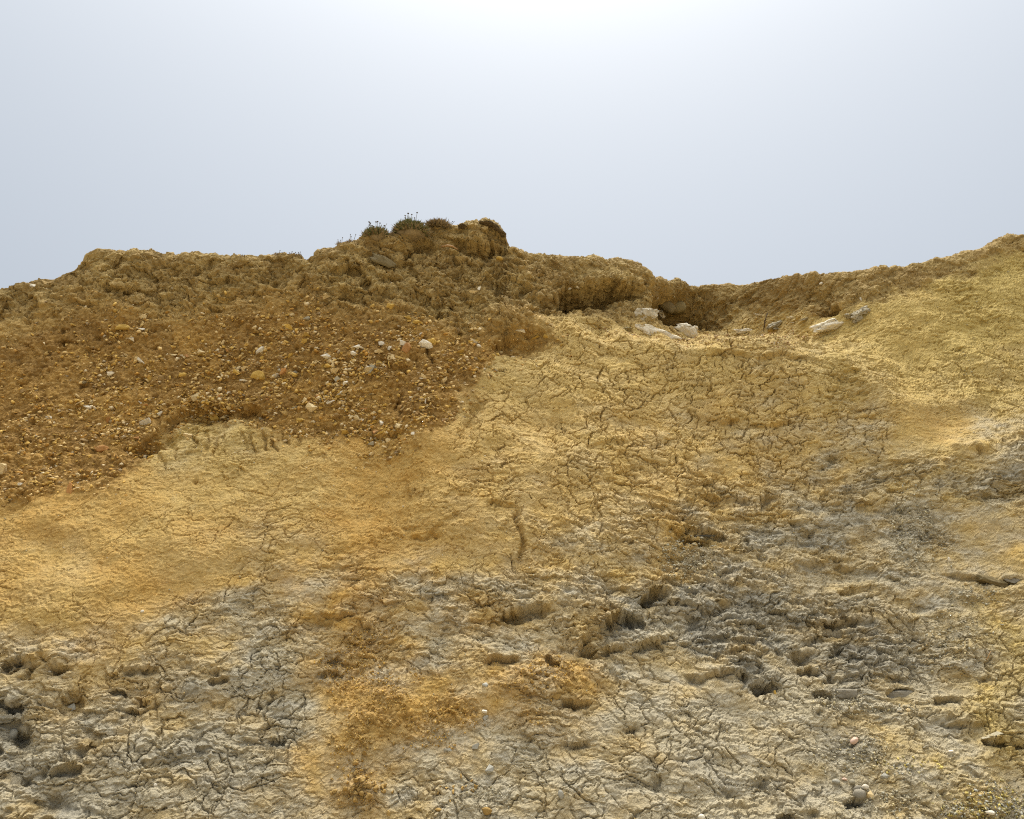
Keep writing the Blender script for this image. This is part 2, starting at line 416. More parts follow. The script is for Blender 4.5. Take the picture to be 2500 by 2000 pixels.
# gravel bed
lip([(300, 1095), (370, 1062), (420, 1022), (470, 990), (540, 992), (620, 1000), (660, 1018)], .05, .10, 24, 22)
dent(500, 1012, 62, 13, .14, -4); dent(390, 1080, 40, 15, .13, -12); dent(345, 1098, 26, 10, .08)
dent(478, 988, 26, 9, .10)
lip([(1185, 845), (1240, 822), (1290, 815), (1345, 805)], .05, .05, 16, 26)
dent(1270, 838, 74, 24, .15)
dent(1145, 1030, 16, 40, .07, 24); dent(1165, 985, 20, 18, .08)
lip([(890, 1040), (930, 1052), (1000, 1046)], .03, .05, 20, 12)
dent(950, 975, 40, 50, .06, 30); dent(1010, 880, 30, 8, .05)
fissure([(972, 960), (965, 1000)], .05, 5); fissure([(1053, 840), (1058, 890)], .05, 5)
dent(1130, 810, 14, 6, .10); dent(985, 905, 18, 6, .08); dent(160, 838, 12, 5, .08)
# broken clay below the gravel
for i, (x0, y0, y1) in enumerate([(395,1085,1150),(420,1070,1130),(505,1035,1110),(522,1070,1118),(545,1045,1090),(590,1050,1100),(612,1040,1105),(640,1050,1095),(700,1048,1085),(720,1050,1088),(670,1060,1100),(470,1060,1100)]):
    fissure([(x0, y0), (x0 + (6 if i % 2 else -5), (y0 + y1) / 2), (x0 + 2, y1)], .026 + .006 * (i % 4), 4)
dent(520, 1065, 14, 26, .05); dent(480, 1175, 7, 7, .05)
# ochre face
LIPK = .85
fissure([(1262, 1235), (1255, 1262), (1268, 1290), (1272, 1340), (1274, 1385)], .06, 4.5)
lip([(1180, 1232), (1215, 1222), (1262, 1232)], .03, .05, 16, 10)
dent(995, 1180, 10, 8, -.05); lip([(1040, 1295), (1085, 1262), (1130, 1250)], .02, .03, 14, 10)
lip([(985, 1300), (1020, 1310), (1060, 1296)], .03, .05, 14, 12); dent(1050, 1298, 18, 6, .05)
lip([(1430, 1092), (1480, 1082), (1540, 1078)], .02, .04, 18, 10)
lip([(1740, 1032), (1800, 1024), (1860, 1036), (1960, 1034)], .03, .05, 20, 14)
dent(2075, 960, 30, 24, .07); dent(2060, 920, 26, 16, .07); dent(2095, 1000, 22, 10, .05)
dent(2030, 1118, 22, 9, .08); lip([(1985, 1135), (2010, 1130), (2030, 1120)], .03, .06, 14, 14)
lip([(1680, 1205), (1780, 1215), (1830, 1222)], .04, .07, 20, 16); dent(1680, 1115, 22, 9, .05)
dent(1870, 1225, 12, 18, .09); dent(1760, 1222, 40, 16, .07)
lip([(1640, 1300), (1690, 1290), (1740, 1300), (1770, 1305)], .04, .10, 16, 16); dent(1695, 1312, 30, 8, .16)
lip([(1895, 1330), (1940, 1306), (1990, 1298)], .03, .09, 16, 12); dent(2110, 1312, 16, 14, .07)
dent(2150, 1250, 40, 24, .05); lip([(2330, 1100), (2380, 1095), (2400, 1108)], .05, .06, 20, 14)
dent(2360, 1095, 36, 20, -.04); dent(2440, 1190, 40, 18, .06); lip([(2360, 1210), (2420, 1196), (2500, 1222)], .04, .06, 18, 14)
dent(2060, 1400, 64, 20, .05); lip([(1935, 1372), (2000, 1376), (2100, 1392), (2140, 1388)], .035, .05, 14, 12)
lip([(2060, 1440), (2100, 1430), (2140, 1432)], .04, .05, 12, 10)
lip([(2275, 1408), (2330, 1400), (2380, 1408), (2440, 1418), (2500, 1402)], .02, .06, 18, 12); dent(2470, 1415, 22, 8, .08)
dent(2370, 1450, 18, 8, -.05)
# grey broken clay
LIPK = 1.25
lip([(1220, 1505), (1250, 1488), (1300, 1480), (1340, 1490)], .04, .07, 18, 20); dent(1265, 1500, 60, 18, .06)
lip([(1425, 1592), (1480, 1580), (1560, 1578), (1640, 1555)], .05, .06, 16, 12)
lip([(1420, 1575), (1450, 1540), (1500, 1510), (1580, 1500)], .06, .10, 22, 26); dent(1440, 1582, 22, 10, .14, -20)
dent(1500, 1545, 50, 22, .07, -12); dent(1480, 1500, 20, 10, .08)
lip([(1560, 1470), (1590, 1440), (1640, 1450)], .06, .09, 22, 20); dent(1590, 1462, 24, 12, .1)
lip([(1180, 1615), (1215, 1605), (1270, 1612), (1300, 1610)], .03, .07, 16, 12); lip([(1330, 1612), (1345, 1605), (1370, 1630)], .03, .05, 14, 14)
lip([(1370, 1720), (1410, 1714), (1450, 1706)], .02, .06, 14, 9); dent(1385, 1720, 22, 6, .06)
dent(1735, 1490, 30, 10, .09); dent(1690, 1520, 24, 12, .06); dent(1760, 1478, 22, 9, .06)
lip([(1660, 1640), (1720, 1655), (1790, 1640), (1840, 1652)], .03, .05, 24, 22)
lip([(1835, 1672), (1865, 1664), (1890, 1668)], .04, .10, 14, 14); dent(1868, 1674, 24, 9, .17); dent(1852, 1686, 14, 8, .06)
dent(1965, 1605, 24, 13, .13); dent(1970, 1570, 20, 10, .07); dent(1985, 1640, 22, 8, .09); lip([(1940, 1640), (1985, 1630), (2010, 1640)], .03, .05, 12, 10)
dent(2078, 1515, 18, 9, .12); lip([(2000, 1530), (2050, 1525), (2080, 1510)], .03, .06, 14, 12); dent(2000, 1560, 30, 10, .05)
dent(2028, 1656, 10, 7, .09); dent(2125, 1657, 9, 4, .08); lip([(2155, 1658), (2190, 1652), (2225, 1658)], .025, .05, 12, 8)
lip([(1975, 1698), (2005, 1696), (2032, 1702)], .03, .08, 14, 9); dent(2052, 1597, 16, 8, .09)
lip([(2165, 1688), (2190, 1682), (2222, 1682)], .035, .05, 10, 9)
lip([(2285, 1704), (2310, 1706), (2355, 1706)], .03, .06, 14, 9); dent(2345, 1652, 20, 9, .06); lip([(2330, 1662), (2370, 1658), (2410, 1650)], .02, .04, 12, 8)
lip([(2290, 1765), (2330, 1772), (2400, 1780)], .03, .05, 14, 10); dent(2310, 1760, 24, 8, .05)
lip([(2400, 1812), (2430, 1818), (2465, 1808)], .05, .09, 16, 10); dent(2490, 1810, 20, 10, .08)
dent(2240, 1490, 26, 14, .06); dent(2200, 1470, 40, 14, .04); dent(2300, 1500, 16, 8, -.04)
lip([(1630, 1470), (1680, 1478), (1740, 1500)], .03, .05, 14, 10); dent(1540, 1790, 18, 7, .06)
lip([(1360, 1800), (1400, 1806), (1440, 1812)], .02, .04, 10, 10); dent(1600, 1920, 14, 14, .05); dent(1860, 1905, 10, 6, .06); dent(1780, 1938, 22, 8, .05)
lip([(2060, 1955), (2085, 1945), (2110, 1940)], .03, .08, 12, 10); lip([(1890, 1995), (1950, 1990), (2000, 1985)], .03, .06, 14, 9)
# left foot of the face
lip([(0, 1620), (40, 1606), (90, 1618), (150, 1630)], .04, .08, 18, 16); dent(46, 1607, 9, 7, .10); dent(140, 1628, 22, 8, .09); dent(100, 1612, 14, 8, .06)
fissure([(20, 1648), (40, 1625)], .07, 6); fissure([(65, 1650), (80, 1628)], .07, 6); fissure([(0, 1640), (14, 1622)], .06, 6)
dent(172, 1716, 34, 24, .09, -40); lip([(140, 1710), (165, 1692), (200, 1700)], .02, .05, 14, 14)
dent(38, 1785, 32, 22, .17, 20); dent(20, 1725, 34, 14, .10); lip([(0, 1728), (40, 1712), (60, 1725)], .03, .05, 14, 12)
lip([(300, 1725), (345, 1728), (400, 1704)], .035, .06, 16, 12); dent(350, 1712, 34, 10, .06)
lip([(260, 1690), (285, 1684), (300, 1690)], .02, .06, 10, 8)
lip([(500, 1666), (525, 1668), (545, 1654)], .03, .07, 14, 10); dent(518, 1652, 16, 10, .07); dent(640, 1722, 10, 5, .06)
dent(815, 1618, 30, 14, .06); lip([(770, 1640), (800, 1636), (840, 1640)], .02, .05, 14, 10)
dent(220, 1800, 40, 18, .07); lip([(190, 1830), (215, 1815), (250, 1822)], .04, .08, 14, 14); dent(195, 1840, 12, 10, .08)
lip([(590, 1815), (640, 1805), (690, 1796)], .03, .06, 14, 12); lip([(480, 1826), (520, 1822), (560, 1832)], .02, .05, 12, 10)
dent(60, 1890, 60, 20, .05); dent(130, 1960, 40, 14, .07); lip([(120, 1895), (160, 1880), (200, 1870)], .04, .07, 14, 12)
lip([(300, 1640), (340, 1632), (390, 1622)], .03, .05, 14, 10); lip([(780, 1500), (820, 1505), (860, 1490)], .02, .05, 12, 10)
dent(790, 1530, 26, 12, .06); lip([(1050, 1900), (1075, 1915), (1060, 1930)], .02, .06, 12, 10)
# mounds: heap of crumbs, slumped toes
dent(900, 1760, 120, 80, -.05); dent(880, 1930, 70, 28, -.06); dent(1330, 1670, 130, 36, -.03)
dent(1250, 780, 60, 40, -.10); dent(1450, 790, 120, 26, -.05); dent(900, 1180, 130, 160, .12, 0); dent(1020, 1010, 60, 120, -.06)
dent(2290, 1040, 80, 70, .05); dent(2200, 960, 60, 60, .04, 30); dent(2420, 1320, 120, 60, .08)
# the steep crack network of the ledge edge
lip([(1700, 858), (1800, 866), (1900, 868), (2000, 866)], .03, .02, 12, 20)

# ------------------------------------------------------------------ the cliff: rows drawn together where the face is steep
def bil(freq, seed, ys=1.0):
    return np.abs(perlin3(Xf * freq, Yf * freq, Zf * freq * ys, seed))
edge = .3 + .7 * sstep(0, .45, CR - Z + 0 * A).astype(f32)
lump_amt = .45 + .55 * sstep(-.3, .4, perlin2(Xf * 1.3, S * 1.3, 60))
D += .05 * fbm2(Xf * 1.5, S * 1.7, 2, 51) * (1 - .4 * m_gravel)
D += .022 * fbm2(Xf * 4.5, S * 5.5, 2, 53) * (.3 + 1.2 * rough * m_clay + m_soil)
D += m_soil * edge * .13 * (bil(4.2, 61) - .25) * lump_amt + m_gravel * .05 * (bil(4.2, 61) - .25)
D[NF + NA:] *= np.linspace(1, .4, NP, dtype=f32)[:, None]
P1 = np.stack([X + N[..., 0] * D, Y + N[..., 1] * D, Z + N[..., 2] * D], -1)
RF = NF + NA
dep = (P1[:RF, :, 1] * CP + (P1[:RF, :, 2] - CAMZ) * SP)
sl = np.linalg.norm(np.diff(P1[:RF], axis=0), axis=-1)
_, B1 = survey(P1[:RF, :, 0], P1[:RF, :, 1], P1[:RF, :, 2])
wgt = .45 * sl / dep[1:] + .55 * np.abs(np.diff(B1, axis=0)) * KPX + 1e-6
cum = np.vstack([np.zeros((1, NC)), np.cumsum(wgt, axis=0)]); cum /= cum[-1]
for _k in range(3):
    cs = np.cumsum(np.pad(cum, ((0, 0), (16, 15)), mode='edge'), axis=1)
    cum = np.concatenate([cs[:, 30:31], cs[:, 31:] - cs[:, :-31]], 1) / 31.0
layers = [P1[..., 0], P1[..., 1], P1[..., 2], A, B, S, grey, orange, rough, crackm, olive, m_gravel, m_soil, edge, wob1, wob2, wob3, wob4]
tgt = np.linspace(0, 1, RF)
ridx = np.arange(RF, dtype=float)
rr = np.empty((RF, NC))
for j in range(NC): rr[:, j] = np.interp(tgt, cum[:, j], ridx)
r0 = np.clip(rr.astype(int), 0, RF - 2); fr = (rr - r0).astype(f32); cj = np.arange(NC)[None, :]
def resample(L):
    L = np.array(L, dtype=np.float64 if L.dtype == np.float64 else f32)
    L[:RF] = L[r0, cj] * (1 - fr) + L[r0 + 1, cj] * fr
    return L
X, Y, Z, A, B, S, grey, orange, rough, crackm, olive, m_gravel, m_soil, edge, wob1, wob2, wob3, wob4 = [resample(L) for L in layers]
m_clay = np.clip(1 - m_gravel - m_soil, 0, 1)
Xf, Yf, Zf = X.astype(f32), Y.astype(f32), Z.astype(f32)
N = grid_normals(X, Y, Z)

# ------------------------------------------------------------------ the cliff: lumps, plates, cracks, grain
D = np.zeros(A.shape, f32)
l2, l3, l4 = bil(9, 62), bil(19, 63), bil(40, 64)
g4 = perlin3(Xf * 30, Yf * 30, Zf * 30, 59)
g5 = perlin3(Xf * 58, Yf * 58, Zf * 58, 65)
plate = .5 + 0 * l2
def crumble(mask, size, amp, seed, keep=1.0, tone=0.0):
    """rounded crumbs that touch, each its own size"""
    sel = np.flatnonzero((mask > .02).ravel())
    q = [(c.ravel()[sel] + .35 * size * w.ravel()[sel]) / size for c, w in ((Xf, wob3), (Yf, wob4), (Zf, wob3))]
    f, r = crumbs3(*q, seed)
    v = np.clip(.62 - f, -.25, 1) * (.35 + .9 * r)
    v = np.where(r < keep, v, v * .25)
    D.ravel()[sel] += (amp * v * mask.ravel()[sel]).astype(f32)
    if tone: plate.ravel()[sel] += (tone * (r - .5) * mask.ravel()[sel]).astype(f32)
D += m_soil * (edge * .05 * (l2 - .25) + .03 * (l3 - .25) * (.4 + .6 * edge))
calm = m_soil * (.35 + .65 * edge) * (.45 + .55 * sstep(1500, 1250, A) + .0)
calm = np.maximum(calm, m_soil * .35)
crumble(calm, .13, .050, 81, .6, .25)
crumble(calm, .050, .034, 82, .7, .45)
crumble(m_soil, .025, .018, 83, .8, .45)
for sx_, sy_, am, sd_ in ((.26, .20, .060, 97), (.11, .08, .032, 98), (.045, .036, .013, 99)):
    f1, e, cid, er, ox, oy = voronoi2((Xf + .06 * wob3 + .06 * wob1) / sx_, (S + .05 * wob4 + .05 * wob2) / sy_, sd_)
    r1, r2 = _r(cid), _r(cid * np.uint32(2654435761) ^ np.uint32(777))
    D += calm * am * ((r1 - .5) * .9 + (r2 - .5) * ox - .7 * (1 - r2) * oy - .5 * np.clip(1 - e * min(sx_, sy_) / .010, 0, 1) * (er > .5))
    plate += m_soil * (r1 - .5) * .30
D -= calm * .05 * sstep(.38, .62, perlin2(Xf * 4.2, S * 5.5, 94))
D += m_gravel * (.03 * (l2 - .25) + .03 * (l3 - .25))
crumble(m_gravel, .07, .050, 84, .7, .3)
crumble(m_gravel, .032, .034, 85, .8, .5)
D -= m_gravel * .035 * sstep(.42, .75, perlin2(Xf * 9, S * 12, 66))
rc = rough * m_clay
D += rc * rough * (.024 * (l2 - .25) + .010 * (l3 - .25) + .005 * g4) + m_clay * (.0022 + .003 * rough) * g5
D += m_clay * (1 - rough) * (.004 * (l4 - .2) + .004 * g4)
# small downward-facing steps, bedded
bed = S * 9 + 2.2 * perlin2(Xf * 2.2, S * 4, 67) + .8 * wob3
saw = bed - np.floor(bed)
saw = np.where(saw < .12, saw / .12, 1 - (saw - .12) / .88)
D += m_clay * (.003 + .016 * rough) * (saw - .5) * sstep(-.1, .35, perlin2(Xf * 3.5, S * 6, 68))
# plates: every plate has its own height and tilt, lower edges stand proud, borders open into cracks
jx, jy = .012 * perlin2(Xf * 34, S * 34, 77), .012 * perlin2(Xf * 34, S * 34, 78)
wx_, wy_ = Xf + .05 * wob3 + .08 * wob1 + jx, S + .035 * wob4 + .05 * wob2 + jy
def plates(sx_, sy_, seed, k=1.0):
    f1, e, cid, er, ox, oy = voronoi2((Xf + k * (wx_ - Xf)) / sx_, (S + k * (wy_ - S)) / sy_, seed)
    r1, r2, r3 = _r(cid), _r(cid * np.uint32(2654435761) ^ np.uint32(777)), _r(cid * np.uint32(40503) + np.uint32(91))
    return e * min(sx_, sy_), er, r1, (r2 - .5) * ox, -(.2 + .8 * r3) * oy
def groove(e, half): return np.clip(1 - e / half, 0, 1)
pm = rc * sstep(.10, .5, rough)
broken = sstep(-.25, .35, perlin2(Xf * 1.8, S * 2.4, 79)) * .7 + .3
e, er, r1, tx_, ty_ = plates(.15, .075, 71)
D += pm * broken * (.034 * (r1 - .5) + .034 * tx_ + .040 * ty_)
plate += m_clay * (.2 + .8 * rough) * (r1 - .5) * .45
D -= m_clay * np.clip(.7 * crackm + .6 * rough, 0, 1) * .030 * groove(e, .0052) * sstep(.45, .9, er)
grey = np.clip(grey + .75 * (r1 - .5) * grey * (1.1 - grey), 0, 1)
gap = sstep(.30, .62, perlin2(Xf * 6.0 + .6 * wob3, S * 10.5, 95)) + .7 * sstep(.32, .6, perlin2(Xf * 13, S * 21, 96))
D -= pm * .038 * gap
plate += 0 * gap
e, er, r1, tx_, ty_ = plates(.066, .036, 73)
grey = np.clip(grey + .55 * (r1 - .5) * grey * (1.1 - grey), 0, 1); orange = np.clip(orange + .5 * (r1 - .5) * orange * (1.1 - orange), 0, 1)
D += pm * broken * (.020 * (r1 - .5) + .022 * tx_ + .026 * ty_)
plate += m_clay * (.25 + .75 * rough) * (r1 - .5) * .5
D -= m_clay * np.clip(.4 * crackm + .4 * rough, 0, 1) * .018 * groove(e, .0056) * sstep(.55, 1, er)
e, er, r1, tx_, ty_ = plates(.036, .022, 87, .6)
D += m_clay * (.0030 + .0062 * rough * broken) * (1.2 * (r1 - .5) + 1.0 * tx_ + 1.1 * ty_)
plate += m_clay * (.3 + .5 * rough) * (r1 - .5) * .45
# drying cracks: irregular polygons, each border open by its own amount
cx_, cy_ = Xf + .07 * wob1 + .018 * wob3 + .8 * jx, S + .07 * wob2 + .018 * wob4 + .8 * jy
f1, e, cid, er, ox, oy = voronoi2(cx_ / .18, cy_ / .145, 75)
gate = sstep(-.25, .25, perlin2(Xf * 2.2, S * 2.2, 76) + .5 * crackm - .12)
ck = m_clay * np.clip(crackm * 1.2, 0, 1) * gate * (1 - .1 * grey) + .35 * m_soil
D -= ck * .040 * groove(e * .145, .0045 + .0040 * er ** 4) * sstep(.05, .85, er)
D += m_clay * crackm * .010 * (_r(cid) - .5)
f1, e, cid, er, ox, oy = voronoi2(cx_ / .10 + 7, cy_ / .08, 86)
D -= ck * (1 - m_soil) * .025 * groove(e * .08, .0048) * sstep(.2, .9, er)
D += m_clay * crackm * (.012 * (_r(cid) - .5) + .004 * sstep(0, .3, e))
plate += m_clay * crackm * (_r(cid) - .5) * .4
# crumbs of the ochre heap
heap = np.clip((orange - .62) * 4, 0, 1) * m_clay * sstep(1480, 1560, B + 20 * wob2)
D += heap * .02 * (l3 - .25)
crumble(heap, .055, .045, 88, .7, .4)
crumble(heap, .026, .026, 89, .8, .5)
D[NF + NA:] *= np.linspace(1, .4, NP, dtype=f32)[:, None]
PX, PY, PZ = X + N[..., 0] * D, Y + N[..., 1] * D, Z + N[..., 2] * D
FN = grid_normals(PX, PY, PZ)

def grid_mesh(name, PX, PY, PZ):
    nr, nc = PX.shape
    me = bpy.data.meshes.new(name)
    co = np.stack([PX, PY, PZ], -1).reshape(-1, 3).astype(f32)
    idx = np.arange(nr * nc, dtype=np.int32).reshape(nr, nc)
    quads = np.stack([idx[:-1, :-1], idx[:-1, 1:], idx[1:, 1:], idx[1:, :-1]], -1).reshape(-1, 4)
    me.vertices.add(len(co)); me.vertices.foreach_set('co', co.ravel())
    nq = len(quads)
    me.loops.add(nq * 4); me.loops.foreach_set('vertex_index', quads.ravel())
    me.polygons.add(nq)
    me.polygons.foreach_set('loop_start', np.arange(0, nq * 4, 4, dtype=np.int32))
    me.polygons.foreach_set('use_smooth', np.zeros(nq, bool))
    me.update(calc_edges=True)
    return me
def set_attr(me, name, rgba):
    a = me.color_attributes.new(name, 'FLOAT_COLOR', 'POINT')
    a.data.foreach_set('color', np.ascontiguousarray(rgba, f32).ravel())

# ------------------------------------------------------------------ materials
class Mat:
    def __init__(self, name, rough=.9):
        self.m = bpy.data.materials.new(name); self.m.use_nodes = True
        self.t = self.m.node_tree; self.t.nodes.clear()
        self.out = self.n('ShaderNodeOutputMaterial'); self.b = self.n('ShaderNodeBsdfPrincipled')
        self.b.inputs['Roughness'].default_value = rough
        self.b.inputs['Specular IOR Level'].default_value = .18
        self.l(self.b.outputs[0], self.out.inputs[0])
        self.tc = self.n('ShaderNodeTexCoord')
    def n(self, k, **kw):
        n = self.t.nodes.new(k)
        for a, v in kw.items(): setattr(n, a, v)
        return n
    def l(self, a, b): self.t.links.new(a, b)
    def noise(self, scale, detail=4, rough=.6, dist=0, stretch=None):
        n = self.n('ShaderNodeTexNoise')
        n.inputs['Scale'].default_value = scale; n.inputs['Detail'].default_value = detail
        n.inputs['Roughness'].default_value = rough; n.inputs['Distortion'].default_value = dist
        src = self.tc.outputs['Object']
        if stretch:
            mp = self.n('ShaderNodeMapping'); mp.inputs['Scale'].default_value = stretch
            self.l(src, mp.inputs[0]); src = mp.outputs[0]
        self.l(src, n.inputs['Vector'])
        return n.outputs['Fac']
    def remap(self, v, a, b, c, d):
        n = self.n('ShaderNodeMapRange')
        n.inputs[1].default_value, n.inputs[2].default_value, n.inputs[3].default_value, n.inputs[4].default_value = a, b, c, d
        self.l(v, n.inputs[0]); return n.outputs[0]
    def mix(self, fac, a, b, mode='MIX'):
        n = self.n('ShaderNodeMix', data_type='RGBA', blend_type=mode)
        for sock, v in ((n.inputs[0], fac), (n.inputs[6], a), (n.inputs[7], b)):
            if isinstance(v, (int, float)): sock.default_value = v
            elif isinstance(v, tuple): sock.default_value = v + (1,) if len(v) == 3 else v
            else: self.l(v, sock)
        return n.outputs[2]
    def math(self, op, a, b):
        n = self.n('ShaderNodeMath', operation=op)
        for i, v in enumerate((a, b)):
            if isinstance(v, (int, float)): n.inputs[i].default_value = v
            else: self.l(v, n.inputs[i])
        return n.outputs[0]
    def bump(self, h, strength, dist):
        n = self.n('ShaderNodeBump'); n.inputs['Strength'].default_value = strength; n.inputs['Distance'].default_value = dist
        self.l(h, n.inputs['Height'])
        if self.b.inputs['Normal'].is_linked: self.l(self.b.inputs['Normal'].links[0].from_socket, n.inputs['Normal'])
        self.l(n.outputs[0], self.b.inputs['Normal'])
    def done(self, colour):
        self.l(colour, self.b.inputs['Base Color']); return self.m

C_TAN, C_OCHRE, C_GREY, C_BLUE = (.47, .322, .108), (.43, .243, .056), (.415, .355, .232), (.385, .345, .255)
C_SOIL, C_SOIL2, C_GRAVEL, C_GRAVEL2, C_OLIVE = (.30, .205, .077), (.42, .31, .125), (.26, .150, .042), (.40, .238, .064), (.42, .32, .10)
def cliff_material():
    m = Mat('eroded_clay', .93)
    za = m.n('ShaderNodeAttribute', attribute_name='zone_a'); zb = m.n('ShaderNodeAttribute', attribute_name='zone_b')
    sa = m.n('ShaderNodeSeparateColor'); m.l(za.outputs['Color'], sa.inputs[0])
    sb = m.n('ShaderNodeSeparateColor'); m.l(zb.outputs['Color'], sb.inputs[0])
    grey_, orange_, soil_ = sa.outputs[0], sa.outputs[1], sa.outputs[2]
    gravel_, olive_ = sb.outputs[0], sb.outputs[1]
    n1, n2, n3 = m.noise(2.2, 6, .65, .4), m.noise(9, 6, .7, .3), m.noise(34, 5, .7)
    bedn = m.noise(3.2, 6, .65, .5, (1, 1, 3.0))
    tan = m.mix(m.remap(n1, .35, .7, 0, 1), C_TAN, (.52, .375, .14))
    tan = m.mix(m.remap(n2, .5, .75, 0, .45), tan, (.56, .44, .22))
    olive = m.mix(m.remap(n2, .35, .7, 0, .4), C_OLIVE, (.49, .38, .15))
    c = m.mix(olive_, tan, olive)
    oc = m.mix(m.remap(n2, .35, .7, 0, 1), C_OCHRE, (.50, .32, .10))
    c = m.mix(orange_, c, oc)
    g = m.mix(m.remap(bedn, .42, .62, 0, 1), C_GREY, C_BLUE)
    g = m.mix(m.remap(n2, .55, .75, 0, .35), g, (.43, .36, .22))
    # the freshly broken beds are a darker slate than the weathered skin
    g = m.mix(m.remap(zb.outputs['Alpha'], .48, .92, 0, .8), g, (.245, .225, .175))
    c = m.mix(grey_, c, g)
    so = m.mix(m.remap(n1, .4, .68, 0, 1), C_SOIL, C_SOIL2)
    so = m.mix(m.remap(n2, .45, .75, 0, .5), so, (.30, .19, .065))
    c = m.mix(soil_, c, so)
    gr = m.mix(m.remap(n1, .42, .66, 0, 1), C_GRAVEL, C_GRAVEL2)
    gr = m.mix(m.remap(n3, .5, .8, 0, .45), gr, (.40, .26, .09))
    c = m.mix(gravel_, c, gr)
    c = m.mix(1.0, c, m.mix(m.remap(n3, .2, .8, 0, 1), (.84, .84, .84), (1.15, 1.15, 1.15)), 'MULTIPLY')
    sp = m.noise(120, 3, .7)
    c = m.mix(1.0, c, m.mix(m.remap(sp, .25, .75, 0, 1), (.86, .85, .84), (1.14, 1.14, 1.14)), 'MULTIPLY')
    pt = sb.outputs[2]                          # every plate dried to its own shade
    c = m.mix(1.0, c, m.mix(pt, (.80, .79, .77), (1.20, 1.20, 1.20)), 'MULTIPLY')
    m.bump(m.noise(60, 8, .8), .8, .014)
    return m.done(c)
def stone_material(name, c1, c2, scale=30, bump=.3, rough=.75, c3=None):
    m = Mat(name, rough)
    n = m.noise(scale, 6, .65, .4)
    c = m.mix(m.remap(n, .35, .68, 0, 1), c1, c2)
    if c3: c = m.mix(m.remap(m.noise(scale * .45, 4, .6), .52, .68, 0, 1), c, c3)
    oi = m.n('ShaderNodeObjectInfo')
    c = m.mix(1.0, c, m.mix(oi.outputs['Random'], (.80, .78, .74), (1.12, 1.12, 1.12)), 'MULTIPLY')
    m.bump(m.noise(scale * 2.5, 5, .7), bump, .01)
    return m.done(c)
def tint_material(name, rough=.85, scale=60):
    m = Mat(name, rough)
    a = m.n('ShaderNodeAttribute', attribute_name='tint')
    c = m.mix(1.0, a.outputs['Color'], m.mix(m.remap(m.noise(scale, 4, .7), .25, .75, 0, 1), (.78, .76, .72), (1.15, 1.15, 1.15)), 'MULTIPLY')
    m.bump(m.noise(scale * 2, 4, .7), .3, .006)
    return m.done(c)
M_CLIFF = cliff_material()
M_CREAM = stone_material('cream_flint', (.62, .47, .23), (.69, .56, .33), 40, c3=(.46, .30, .10))
M_WHITE = stone_material('white_flint', (.70, .64, .51), (.78, .73, .62), 40, c3=(.56, .45, .28))
M_OCHRE = stone_material('ochre_flint', (.50, .31, .06), (.58, .40, .11), 40, c3=(.38, .21, .04))
M_BROWN = stone_material('brown_stone', (.27, .175, .07), (.36, .24, .10), 40)
M_GREYST = stone_material('grey_stone', (.33, .29, .20), (.42, .38, .28), 40)
M_RUST = stone_material('rust_stone', (.42, .20, .06), (.50, .27, .10), 40)
M_SAND = stone_material('sandstone', (.33, .26, .12), (.40, .32, .16), 22, c3=(.25, .19, .085))
M_SANDD = stone_material('weathered_sandstone', (.165, .125, .055), (.215, .165, .08), 22, c3=(.13, .095, .04))
M_CHALK = stone_material('chalk', (.62, .545, .395), (.75, .685, .55), 14, .6, .9, (.45, .35, .19))
M_CHALKG = stone_material('dirty_chalk', (.36, .31, .21), (.56, .50, .37), 26, .6, .9, (.25, .20, .11))
M_SLATE = stone_material('dark_mudstone', (.13, .13, .13), (.20, .20, .19), 30)
M_MUD = stone_material('grey_mudstone', (.22, .195, .145), (.29, .26, .20), 18, .4, .9)
M_PINK = stone_material('pink_pebble', (.66, .44, .33), (.72, .53, .42), 30, .15, .6)
M_BLUE = stone_material('blue_grey_clay', (.36, .345, .285), (.45, .43, .365), 30, .4)
M_PLATE = stone_material('dried_clay_plate', (.38, .335, .225), (.44, .395, .28), 26, .5, .92)
M_CLOD = stone_material('ochre_clay', (.38, .235, .07), (.47, .32, .12), 34, .5, .92)
M_WOOD = stone_material('dead_wood', (.10, .065, .035), (.17, .11, .06), 60, .4)
M_ROOT = stone_material('pale_wood', (.42, .24, .10), (.50, .31, .14), 60, .4)
M_GRAVEL = tint_material('gravel_chips')

me = grid_mesh('cliff', PX, PY, PZ)
one = np.ones_like(grey)
set_attr(me, 'zone_a', np.stack([grey, orange, m_soil, one], -1))
set_attr(me, 'zone_b', np.stack([m_gravel, olive, np.clip(plate, 0, 1), np.clip(rough * m_clay + .25 * perlin2(Xf * 3.2, S * 6.5, 101) + .3 * (plate - .5), 0, 1)], -1))
cliff = bpy.data.objects.new('cliff', me)
me.materials.append(M_CLIFF)
COL.objects.link(cliff)
cliff['kind'] = 'structure'
cliff['label'] = 'cracked ochre and grey clay cliff face with a brown gravel bed under its crest'

# beach at the foot of the cliff
m = Mat('beach_sand', .95)
c = m.mix(m.remap(m.noise(.6, 6, .6), .35, .65, 0, 1), (.36, .29, .17), (.44, .37, .24))
c = m.mix(m.remap(m.noise(18, 6, .7), .5, .75, 0, .5), c, (.25, .21, .14))
m.bump(m.noise(6, 8, .7), .5, .05)
beach_mat = m.done(c)
bm = bmesh.new()
vs_ = [bm.verts.new(p) for p in ((-600, -900, 0), (600, -900, 0), (600, 900, 0), (-600, 900, 0))]
bm.faces.new(vs_)
gm = bpy.data.meshes.new('beach'); bm.to_mesh(gm); bm.free()
gm.materials.append(beach_mat)
beach = bpy.data.objects.new('beach', gm); COL.objects.link(beach)
beach['kind'] = 'structure'; beach['label'] = 'sandy beach at the foot of the cliff'
